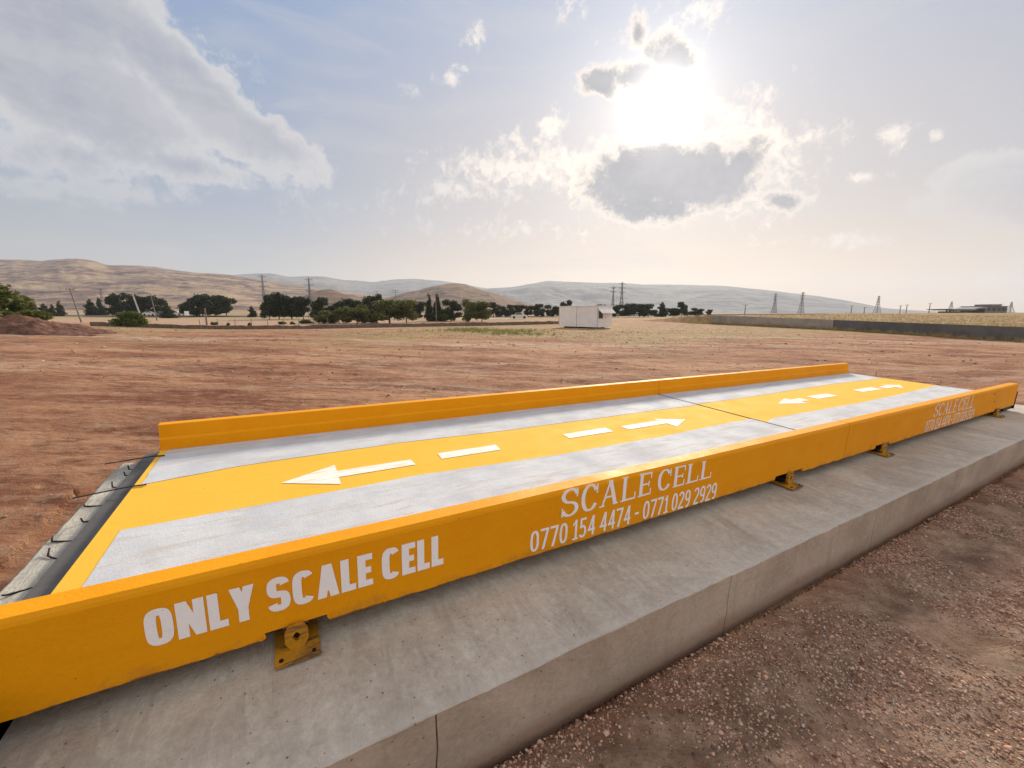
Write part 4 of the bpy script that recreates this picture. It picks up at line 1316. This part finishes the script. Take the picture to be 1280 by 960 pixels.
# ------------------------------------------------------------------ white cabin
def cabin():
    c = at(746.6, 411, 45.8); zb_ = gz(c.x, c.y)
    ang = rad(128)       # direction of the long side, going away to the left
    M = Matrix.Translation((c.x, c.y, zb_ + .12)) @ Matrix.Rotation(ang, 4, 'Z')
    t = empty('site_cabin', M, 'white prefabricated site cabin with a small window awning standing in the yard', 'cabin')
    Lx, Wy, Hh = 6.0, 2.45, 2.30       # x long side, y width to the right/back (negative y)
    q = MB(); q.box(0, Lx, -Wy, 0, .02, Hh); q.build('body', m_cab, t)
    q = MB(); q.box(-.06, Lx + .06, -Wy - .06, .06, Hh + .003, Hh + .09); q.build('roof', m_cab, t, bevel=.01)
    q = MB()
    for x in (1.0, 3.0, 5.0): q.box(x, x + .15, -Wy + .05, -.05, -.32, .018)
    q.build('skid', m_blk, t)
    for x in (.0, Lx * .52, Lx): 
        q = MB(); q.box(x - .035, x + .035, .002, .022, .04, Hh - .02); q.build('corner_strip' if x in (0., Lx) else 'joint_strip', m_cabtrim, t)
    # window and awning on the short side (x = 0)
    q = MB(); q.box(-.015, -.002, -.88, -.12, .95, 1.78); f_ = q.build('window', m_cabtrim, t)
    q = MB(); q.box(-.024, -.016, -.82, -.18, 1.0, 1.73); q.build('pane', m_glass, f_)
    q = MB(); A_ = .55
    q.add([(-.003, -Wy + .02, 2.02), (-.003, -.05, 2.02), (-A_, -.05, 1.55), (-A_, -Wy + .02, 1.55), (-.003, -Wy + .02, 2.06), (-.003, -.05, 2.06), (-A_, -.05, 1.59), (-A_, -Wy + .02, 1.59)],
          [(0, 1, 2, 3), (7, 6, 5, 4), (0, 4, 5, 1), (1, 5, 6, 2), (2, 6, 7, 3), (3, 7, 4, 0)])
    q.build('awning', m_cab, t)
    q = MB(); q.box(-.02, -.002, -2.1, -1.2, .06, 1.98); d = q.build('door', m_cab, t)
    q = MB(); q.box(-.05, -.021, -1.32, -1.29, 1.0, 1.12); q.build('handle', m_blk, d)
    return t


cabin()


# ------------------------------------------------------------------ trees
def crown_mesh(kind, seed, n):
    rg = np.random.RandomState(seed)
    lobes = []
    if kind == 'pine':        # umbrella-like irregular pine, height 1, width ~1
        for k in range(15): lobes.append((rg.uniform(-.30, .30), rg.uniform(-.30, .30), rg.uniform(.20, .86), rg.uniform(.13, .22), rg.uniform(.10, .17)))
    elif kind == 'cone':
        for k in range(13):
            z = .08 + .84 * k / 12; r = .34 * (1 - z) + .04
            lobes.append((rg.uniform(-r, r) * .5, rg.uniform(-r, r) * .5, z, r * rg.uniform(.8, 1.25), .09))
    elif kind == 'bush':
        for k in range(14): 
            a = rg.rand() * 6.28; r = rg.rand() ** .5 * .34
            lobes.append((r * math.cos(a), r * math.sin(a), .18 + .60 * rg.rand() * (1 - r), rg.uniform(.13, .23), rg.uniform(.12, .22)))
    else:                     # round tree
        for k in range(13):
            a = rg.rand() * 6.28; r = rg.rand() ** .5 * .30
            lobes.append((r * math.cos(a), r * math.sin(a), .20 + .62 * rg.rand(), rg.uniform(.14, .23), rg.uniform(.12, .18)))
    Lb = np.array(lobes); wts = Lb[:, 3] ** 2; idx = rg.choice(len(Lb), n, p=wts / wts.sum())
    d = rg.randn(n, 3); d /= np.linalg.norm(d, axis=1)[:, None]; rr = rg.rand(n) ** .45 * 1.05 + (rg.rand(n) > .86) * rg.rand(n) * .38
    # inner faces stop the crown from being see-through, outer ones give the ragged outline
    P = Lb[idx, :3] + d * rr[:, None] * np.stack([Lb[idx, 3], Lb[idx, 3], Lb[idx, 4]], -1)
    s = (.022 + .026 * rg.rand(n)) * (1.25 if kind in ('pine', 'cone') else 1.0)
    a1 = rg.randn(n, 3); a1 /= np.linalg.norm(a1, axis=1)[:, None]
    a2 = np.cross(a1, rg.randn(n, 3)); a2 /= np.linalg.norm(a2, axis=1)[:, None]
    V = np.stack([P - a1 * s[:, None], P + a2 * s[:, None] * .6, P + a1 * s[:, None], P - a2 * s[:, None] * .6], 1)
    hi = np.percentile(V[:, :, 2], 99.6); wd_ = np.percentile(np.abs(V[:, :, :2]), 98.5) * 2
    V[:, :, 2] = np.maximum(V[:, :, 2] / hi, .012); V[:, :, :2] /= wd_
    Lb[:, :2] /= wd_; Lb[:, 2] /= hi
    return np_mesh('crown_' + kind, V.reshape(-1, 3), np.arange(4 * n).reshape(-1, 4)), Lb


def trunk_mesh(kind, Lb, seed):
    q = MB(); rg = random.Random(seed)
    top = .86 if kind in ('cone', 'pine') else .55
    q.bar((0, 0, -.06), (rg.uniform(-.02, .02), rg.uniform(-.02, .02), .3), .028, .02, 7); q.bar((0, 0, .29), (0, 0, top), .02, .006, 6)
    for l in Lb[::2]:
        q.bar((0, 0, max(.12, l[2] * .55)), (l[0], l[1], l[2]), .010, .003, 5)
    me = bpy.data.meshes.new('trunk_' + kind); me.from_pydata(q.v, [], q.f); me.update()
    return me


CR = {}
for kind, mat, cnt, var in (('pine', m_leaf_pine, 3600, 4), ('cone', m_leaf_pine, 2600, 3), ('round', m_leaf_olive, 4200, 3), ('bush', m_leaf_olive, 5200, 4)):
    for v in range(var):
        me, Lb = crown_mesh(kind, 100 + v * 7 + len(kind), cnt); me.materials.append(mat)
        tr = trunk_mesh(kind, Lb, v); tr.materials.append(m_bark)
        CR[(kind, v)] = (me, tr)
mb_, Lb_ = crown_mesh('bush', 333, 16000); mb_.materials.append(m_leaf_olive); tb_ = trunk_mesh('bush', Lb_, 5); tb_.materials.append(m_bark)
CR[('bigbush', 0)] = (mb_, tb_)
mb_, Lb_ = crown_mesh('bush', 390, 7000); mb_.materials.append(m_leaf_bright); tb_ = trunk_mesh('bush', Lb_, 5); tb_.materials.append(m_bark)
CR[('freshbush', 0)] = (mb_, tb_)


def tree(px, pytop, wpx, Y, kind, var, label, group=None, name=None):
    p = at(px, pytop, Y); z0 = gz(p.x, Y); h = max(p.z - z0, .5)
    w_ = wpx / F * Y * .98
    nm = name or {'pine': 'pine_tree', 'cone': 'conifer', 'round': 'broadleaf_tree', 'bush': 'bush', 'bigbush': 'bush', 'freshbush': 'bush'}[kind]
    M = Matrix.Translation((p.x, Y, z0 - .05)) @ Matrix.Rotation(random.uniform(0, 6.28), 4, 'Z')
    t = empty(nm, M, label, 'bush' if 'bush' in kind else 'tree', group)
    me, tr = CR[(kind, var)]
    sw = .98
    for n_, m_ in (('crown', me), ('trunk', tr)):
        o = bpy.data.objects.new(n_, m_); COL.objects.link(o); o.parent = t; o.scale = (w_ / sw, w_ / sw, h)


tree(2, 357.5, 84, 31, 'bigbush', 0, 'big olive-green bush at the left edge behind the red earth heap')
tree(-22, 372, 60, 31, 'bigbush', 0, 'second olive bush cut by the left edge')if False else None
tree(157, 389.5, 31, 42, 'freshbush', 0, 'small bright green round bush in front of the leaning pale pole')
tree(207, 379, 19, 105, 'cone', 0, 'lone dark conifer standing right of the bright green bush')
# conifers far left
for px, pt, wp, v, lab in [(38, 376, 16, 0, 'dark conifer just right of the big edge bush'), (54, 380, 13, 1, 'smallest dark conifer of the row right of the edge bush'),
                           (64, 381, 9, 2, 'slim dark conifer between two wider ones at far left'), (73, 377, 13, 0, 'pointed dark conifer at the right end of the far left row'),
                           (112, 375, 15, 1, 'bushy dark conifer left of the pointed one beside the lattice mast'), (123, 373, 12, 2, 'pointed dark conifer beside the lattice mast')]:
    tree(px, pt, wp, 140, 'cone', v, lab, 'conifers at the far left')
for px, pt, wp, v, lab in [(139, 384, 12, 3, 'low dark shrub-like pine at the left foot of the pine clump'), (149, 367, 27, 0, 'tall broad pine at the left of the clump behind the leaning pole'),
                           (162, 369, 20, 1, 'pine second from left in the clump behind the leaning pole'), (178, 370, 25, 2, 'pine in the middle of the clump, behind the second pole'),
                           (196, 373, 18, 3, 'lower pine at the right end of the clump behind the poles')]:
    tree(px, pt, wp, 135, 'pine', v, lab, 'pine clump behind the poles')
for px, pt, wp, v, lab in [(233, 373, 20, 1, 'pine at the left end of the dark clump above the white sign'), (250, 368, 24, 0, 'tallest pine in the dark clump above the white sign'),
                           (266, 369, 24, 2, 'pine right of the tallest one in the clump above the white sign'), (281, 372, 20, 3, 'pine at the right end of the dark clump above the white sign')]:
    tree(px, pt, wp, 132, 'pine', v, lab, 'pine clump by the sign')
tree(314, 383, 10, 120, 'cone', 1, 'small lone conifer between two dark pine clumps')
for px, pt, wp, v, lab in [(334, 369, 20, 0, 'pine at the left end of the row with bare trunks by the nearer pylon'), (346, 366.5, 26, 1, 'tall pine second in the row with bare trunks'),
                           (362, 370, 24, 2, 'wide pine with visible trunk just left of the nearer pylon'), (377, 371, 18, 3, 'pine directly behind the nearer pylon'),
                           (400, 372, 26, 0, 'dark pine right of the nearer pylon'), (424, 374, 28, 1, 'dark pine behind the left green bushes'),
                           (446, 376, 24, 2, 'dark pine behind the second green bush'), (464, 370, 20, 3, 'taller dark pine left of the big olive trees'),
                           (474, 368, 16, 0, 'tall dark pine crown rising behind the big olive trees'), (492, 376, 20, 1, 'dark pine just behind the right big olive tree'),
                           (520, 377, 22, 2, 'dark pine in the gap right of the big olive trees')]:
    tree(px, pt, wp, 92, 'pine', v, lab, 'pines behind the green bushes')
for px, pt, wp, v, kd, lab in [(383, 399, 18, 0, 'bush', 'low green bush at the left end of the hedge by the pylon foot'), (405, 388, 28, 1, 'bush', 'mid green bush right of the nearer pylon foot'),
                               (423, 387, 26, 2, 'bush', 'round green bush beside the mid green one'), (445, 381, 34, 3, 'round', 'broad olive tree left of the tallest one'),
                               (486, 375, 46, 1, 'round', 'largest olive-green tree in the middle of the belt'), (507, 375, 26, 2, 'round', 'olive-green tree on the right flank of the largest one'),
                               (462, 386, 22, 0, 'bush', 'low olive bush between the two large olive trees')]:
    if kd == 'round': v = v % 3
    tree(px, pt, wp, 66, kd, v, lab, 'green trees behind the low stone wall')
for px, pt, wp, v, kd, lab in [(536, 369, 15, 0, 'cone', 'tall narrow conifer left of the wooden pole'), (547, 369, 13, 1, 'cone', 'tall narrow conifer right of the wooden pole'),
                               (563, 375, 24, 0, 'pine', 'dark pine between the narrow conifers and the round tree'), (556, 386, 26, 1, 'bush', 'green bush under the dark pine')]:
    tree(px, pt, wp, 78, kd, v, lab, 'trees right of the olive belt')
for px, pt, wp, v, lab in [(586, 374.5, 28, 0, 'dark green round tree, tallest before the gap'), (602, 377, 22, 1, 'dark green round tree at the right end of the belt')]:
    tree(px, pt, wp, 72, 'round', v, lab, 'round trees before the gap')
for k, (px, pt, wp) in enumerate([(617, 378, 20), (632, 381, 14), (646, 381, 16), (660, 382, 12), (674, 380, 17), (691, 381.5, 18)]):
    tree(px, pt, wp, 125, 'pine', k % 4, ['first dark tree of the row left of the cabin, next to the round trees', 'second dark tree of the row left of the cabin', 'third dark tree of the row left of the cabin, behind the parked white car',
         'fourth and smallest dark tree of the row left of the cabin', 'fifth dark tree of the row left of the cabin', 'last dark tree of the row, nearest the left side of the cabin'][k], 'row of dark trees left of the cabin')
tree(708.5, 375.5, 14, 110, 'pine', 1, 'dark tree showing just over the left end of the cabin roof')
tree(752, 380.5, 14, 110, 'pine', 2, 'dark tree peeping over the right end of the cabin roof')
for k, (px, pt, wp, lab) in enumerate([(773, 381, 18, 'dark tree at the foot of the twin lattice masts'), (787, 379.5, 15, 'dark tree just right of the twin lattice masts'), (800, 379.5, 22, 'wide dark tree right of the masts'),
                                  (811, 380, 18, 'dark tree closing the clump right of the masts'), (828, 378.5, 14, 'dark pointed tree after the gap right of the clump'), (842, 385, 14, 'low dark tree between two taller ones'),
                                  (853, 377.5, 16, 'tallest dark tree of the right hand row'), (871, 385, 15, 'low dark tree nearest the start of the retaining wall'), (887, 386.5, 6, 'tiny dark tree above the start of the retaining wall')]):
    tree(px, pt, wp, 120, 'pine' if k not in (4,) else 'cone', k % 3, lab, 'dark trees right of the cabin')
tree(462, 360.5, 9, 560, 'pine', 2, 'tiny dark tree on the crest of the small knoll') if False else None

# ------------------------------------------------------------------ pylons and poles
def pylon(px, pytop, Y, wpx, label, arms=3, group='lattice pylons on the plain', r=None):
    p = at(px, pytop, Y); z0 = gz(p.x, Y); h = p.z - z0; w_ = wpx / F * Y
    t = empty('lattice_pylon', (p.x, Y, z0), label, 'pylon', group)
    r = r or .00058 * Y
    q = MB()
    def wd(s): return w_ * (.5 * (1 - s) ** 1.5 + .055)
    segs = 7
    for k in range(segs):
        s0, s1 = k / segs, (k + 1) / segs; a, b2 = wd(s0), wd(s1)
        cs = [(-1, -1), (1, -1), (1, 1), (-1, 1)]
        for m in range(4):
            c0, c1 = cs[m], cs[(m + 1) % 4]
            q.bar((c0[0] * a, c0[1] * a, s0 * h), (c0[0] * b2, c0[1] * b2, s1 * h), r, r, 4)
            q.bar((c0[0] * a, c0[1] * a, s0 * h), (c1[0] * b2, c1[1] * b2, s1 * h), r * .6, r * .6, 4)
            q.bar((c1[0] * a, c1[1] * a, s0 * h), (c0[0] * b2, c0[1] * b2, s1 * h), r * .6, r * .6, 4)
    q.build('mast', m_galv, t)
    for k in range(arms):
        s = .96 - k * .13; L = h * (.10 + .025 * (k == 1)); b2 = wd(s)
        q = MB()
        for sg in (-1, 1):
            q.bar((0, 0, s * h), (sg * L, 0, s * h - .005 * h), r * .9, r * .6, 4); q.bar((0, 0, (s - .05) * h), (sg * L, 0, s * h - .006 * h), r * .6, r * .6, 4)
        q.build('cross_arm', m_galv, t)
    return t


for a in [(327, 343, 420, 5, 'slender lattice pylon rising against the pale blue hills, left of the nearer one'), (385.5, 347, 110, 5, 'nearer lattice pylon standing by the green bushes'),
          (767, 358, 260, 4, 'left and thinner of the twin lattice masts right of the cabin', 2), (778, 352.5, 230, 5.5, 'right and taller of the twin lattice masts, with cross arms'),
          (970, 366.5, 420, 4.5, 'lattice pylon before the end of the blue ridge, left of two', 3), (1004, 365, 420, 4.5, 'lattice pylon just right of the first one before the blue ridge', 3),
          (1099, 370, 420, 5, 'largest lattice pylon left of the station building on the right horizon', 3), (1265, 377.5, 420, 5, 'lattice pylon beyond the right end of the station building', 3),
          (1190, 377, 600, 5, 'faint lattice pylon rising behind the station canopy', 3), (125, 360, 210, 4, 'thin lattice mast behind the dark conifers on the left', 2)]:
    pylon(*a)


def pole(px, pytop, Y, r, mat, label, lean=0., arms=1, group=None, armw=1.2):
    p = at(px, pytop, Y); z0 = gz(p.x, Y); h = p.z - z0
    t = empty('utility_pole', (p.x - lean, Y, z0), label, 'utility pole', group)
    q = MB(); q.bar((0, 0, -.2), (lean, 0, h), r * 1.2, r * .8, 8); q.build('pole', mat, t)
    for k in range(arms):
        q = MB(); z = h * (.97 - .07 * k); q.bar((lean * .97 - armw / 2, 0, z), (lean * .97 + armw / 2, 0, z), r * .45, r * .45, 5)
        for s in (-.45, 0, .45): q.bar((lean * .97 + armw * s, 0, z), (lean * .97 + armw * s, 0, z + .25), r * .4, r * .3, 5)
        q.build('cross_arm', mat, t)


pole(87, 361, 62, .085, m_pole, 'slim leaning utility pole with a crossbar, in front of the golden field', -.9, 1, None, 1.3)
pole(165, 366, 70, .11, m_polew, 'thick pale leaning concrete pole beside the bright green bush', -1.1, 1, None, 1.4)
pole(188.5, 369, 78, .08, m_pole, 'thin dark utility pole right of the pale leaning one', -.5, 1, None, 1.3)
pole(544.5, 367, 70, .07, m_pole, 'wooden utility pole between the two narrow conifers', 0, 1, None, 1.)
pole(494, 362, 130, .10, m_pole, 'utility pole rising over the crown of the largest olive tree', 0, 2, None, 2.)
pole(471, 363, 130, .08, m_pole, 'thin pole rising left of the largest olive tree', 0, 1, None, 1.5)
pole(256, 385, 56, .10, m_pole, 'short dark post standing below the right pine clump', 0, 0)
pole(932, 381, 160, .16, m_pole, 'short pole on the plain above the start of the retaining wall', 0, 1, 'poles on the right horizon', 2.)
for px, pt, lab in [(1065, 382, 'short pole left of the largest pylon on the right horizon'), (1081, 384, 'shortest pole close to the left of the largest pylon'), (1126, 382, 'short pole in the pair right of the largest pylon, left one'),
                    (1134, 381, 'short pole in the pair right of the largest pylon, right one'), (1163, 379, 'thin pole just left of the station canopy'), (1252, 380, 'thin pole right of the station building')]:
    pole(px, pt, 260, .22, m_pole, lab, 0, 1, 'poles on the right horizon', 2.4)


# ------------------------------------------------------------------ station building on the right horizon
def station():
    Y = 150
    def P(px, py): return at(px, py, Y)
    a = P(1172, 391.5); z0 = gz(P(1210, 392).x, Y) - .3
    t = empty('station_building', (P(1218, 392).x, Y, z0), 'low grey station building with an arched canopy on the right horizon', 'building')
    ox, oz = P(1218, 392).x, z0
    def X_(px): return P(px, 390).x - ox
    def Z_(py): return P(1218, py).z - oz
    q = MB(); q.box(X_(1219), X_(1246), -3, 5, 0, Z_(383.2)); q.build('main_block', m_bldg, t)
    q = MB(); q.box(X_(1232), X_(1244), -1.5, 4, Z_(383.1), Z_(380.4)); q.build('upper_block', m_bldg, t)
    q = MB(); q.box(X_(1218), X_(1248), -3.4, 5.4, Z_(383.2) + .01, Z_(382.7)); q.build('roof_slab', m_bldg2, t)
    for k in range(4):
        q = MB(); x = X_(1222 + k * 6); q.box(x, x + 1.1, -3.06, -3.003, Z_(388.5), Z_(385.5)); q.build('window', m_glass, t)
    q = MB(); q.prism([(X_(1171), Z_(386.8)), (X_(1181), Z_(388.0)), (X_(1204), Z_(388.0)), (X_(1206), Z_(386.4)), (X_(1171), Z_(386.2))], 1, -4, 4); q.build('canopy', m_bldg2, t)
    n = 12; up, lo = [], []
    for k in range(n + 1):
        s = k / n; px = 1199 + 20 * s; py = 387.8 - 4.2 * math.sin(s * math.pi * .5)
        up.append((X_(px), Z_(py))); lo.append((X_(px), Z_(py + .9 + 1.6 * s)))
    q = MB(); q.prism(up + lo[::-1], 1, -3.5, 3.5); q.build('arched_roof', m_bldg2, t)
    for px in (1183, 1187, 1201, 1204):
        q = MB(); x = X_(px); q.box(x - .12, x + .12, -.2, .2, 0, Z_(387.9)); q.build('canopy_post', m_bldg, t)
    q = MB(); q.box(X_(1183), X_(1200), -1, 3, 0, Z_(389)); q.build('low_block', m_bldg, t)


station()
q = at(1238, 391, 150)


# ------------------------------------------------------------------ cars, sign and small things in the valley
def car(px, Y, col, label, flip=1, length=4.2):
    p = at(px, 396, Y); z0 = gz(p.x, Y)
    rz = max(gz(p.x, Y - 4), gz(p.x, Y + 4)) + .34
    t = empty('parked_car', (p.x, Y, rz if abs(Y - 134) < 6 else z0), label, 'car', 'cars in the valley')
    L = length / 2; w = .85
    prof = [(-L, .30), (-L, .72), (-L * .92, .88), (-L * .62, .95), (-L * .38, 1.38), (L * .25, 1.42), (L * .56, .98), (L * .93, .84), (L, .62), (L, .30)]
    q = MB(); q.prism([(x * flip, z) for x, z in prof], 1, -w, w); b_ = q.build('body', col, t, bevel=.03)
    q = MB(); q.prism([(x * flip, z) for x, z in [(-L * .52, .98), (-L * .34, 1.32), (L * .21, 1.34), (L * .44, 1.0)]], 1, -w - .006, w + .006); q.build('window', m_glass, t)
    for x in (-L * .62, L * .62):
        for s in (-1, 1):
            q = MB(); q.bar((x, s * (w - .08), .31), (x, s * (w + .02), .31), .31, .31, 14); wv = q.build('wheel', m_tyre, t)


car(189, 133.5, m_car, 'pale car on the valley road at the foot of the thin dark pole')
car(199, 134.2, m_carb, 'dark car just right of the pale car on the valley road', -1)
car(222, 133.8, m_car, 'white car on the valley road left of the white sign')
car(649, 105, m_car, 'small white car parked before the row of dark trees left of the cabin')
t = at(234, 396, 100); z0 = gz(t.x, 100)
sg = empty('road_sign', (t.x, 100, z0), 'small bright white sheet sign on a post below the right pine clump', 'sign')
q = MB(); q.box(-.55, .55, -.03, .0, .75, 1.75); q.build('sign_panel', m_sheet, sg)
q = MB(); q.bar((-.3, .02, -.2), (-.3, .02, 1.7), .04); q.bar((.3, .02, -.2), (.3, .02, 1.7), .04); q.build('post', m_pole, sg)
# wire fence posts near the bright bush
for k in range(9):
    x_, y_ = -39 + k * 1.6, 52 + k * .9
    q = MB(); q.bar((0, 0, -.2), (.03 * (k % 3 - 1), 0, 1.05 + .08 * (k % 2)), .04, .035, 6)
    o = q.build('fence_post', m_pole); o.location = (x_, y_, gz(x_, y_))
    tag(o, 'thin grey fence post in the short row right of the bright green bush', 'fence post', 'fence posts by the bright green bush')
# dark shrubs on the dry strip
for k, (px, pt, wp, Y) in enumerate([(268, 404.5, 8, 60), (285, 406, 4, 58), (312, 405.5, 4, 58), (353, 404, 9, 62), (366, 405, 6, 62)]):
    tree(px, pt, wp, Y, 'bush', k % 4, ['small dark shrub right of the short dark post', 'tiny dark shrub on the pale sand strip', 'tiny shrub on the sand strip nearer the nearer pylon', 'low shrub under the pines with bare trunks', 'low shrub close to the pylon foot'][k])

# ------------------------------------------------------------------ haze
hz = bpy.data.meshes.new('haze')
q = MB(); q.box(-6000, 6000, -1500, 4300, -12, 330); me = bpy.data.meshes.new('haze'); me.from_pydata(q.v, [], q.f); me.update()
mh = bpy.data.materials.new('air_haze'); mh.use_nodes = True; mh.node_tree.nodes.clear(); g = G(mh.node_tree)
pv = g.node('ShaderNodeVolumePrincipled'); pv.inputs['Color'].default_value = (.78, .84, .97, 1); pv.inputs['Density'].default_value = 1.7e-4
pv.inputs['Anisotropy'].default_value = .3
oo = g.node('ShaderNodeOutputMaterial'); mh.node_tree.links.new(pv.outputs[0], oo.inputs['Volume'])
o = link_mesh('haze', me, mh); tag(o, 'pale even haze filling the air over the plain', 'haze', kind='stuff')
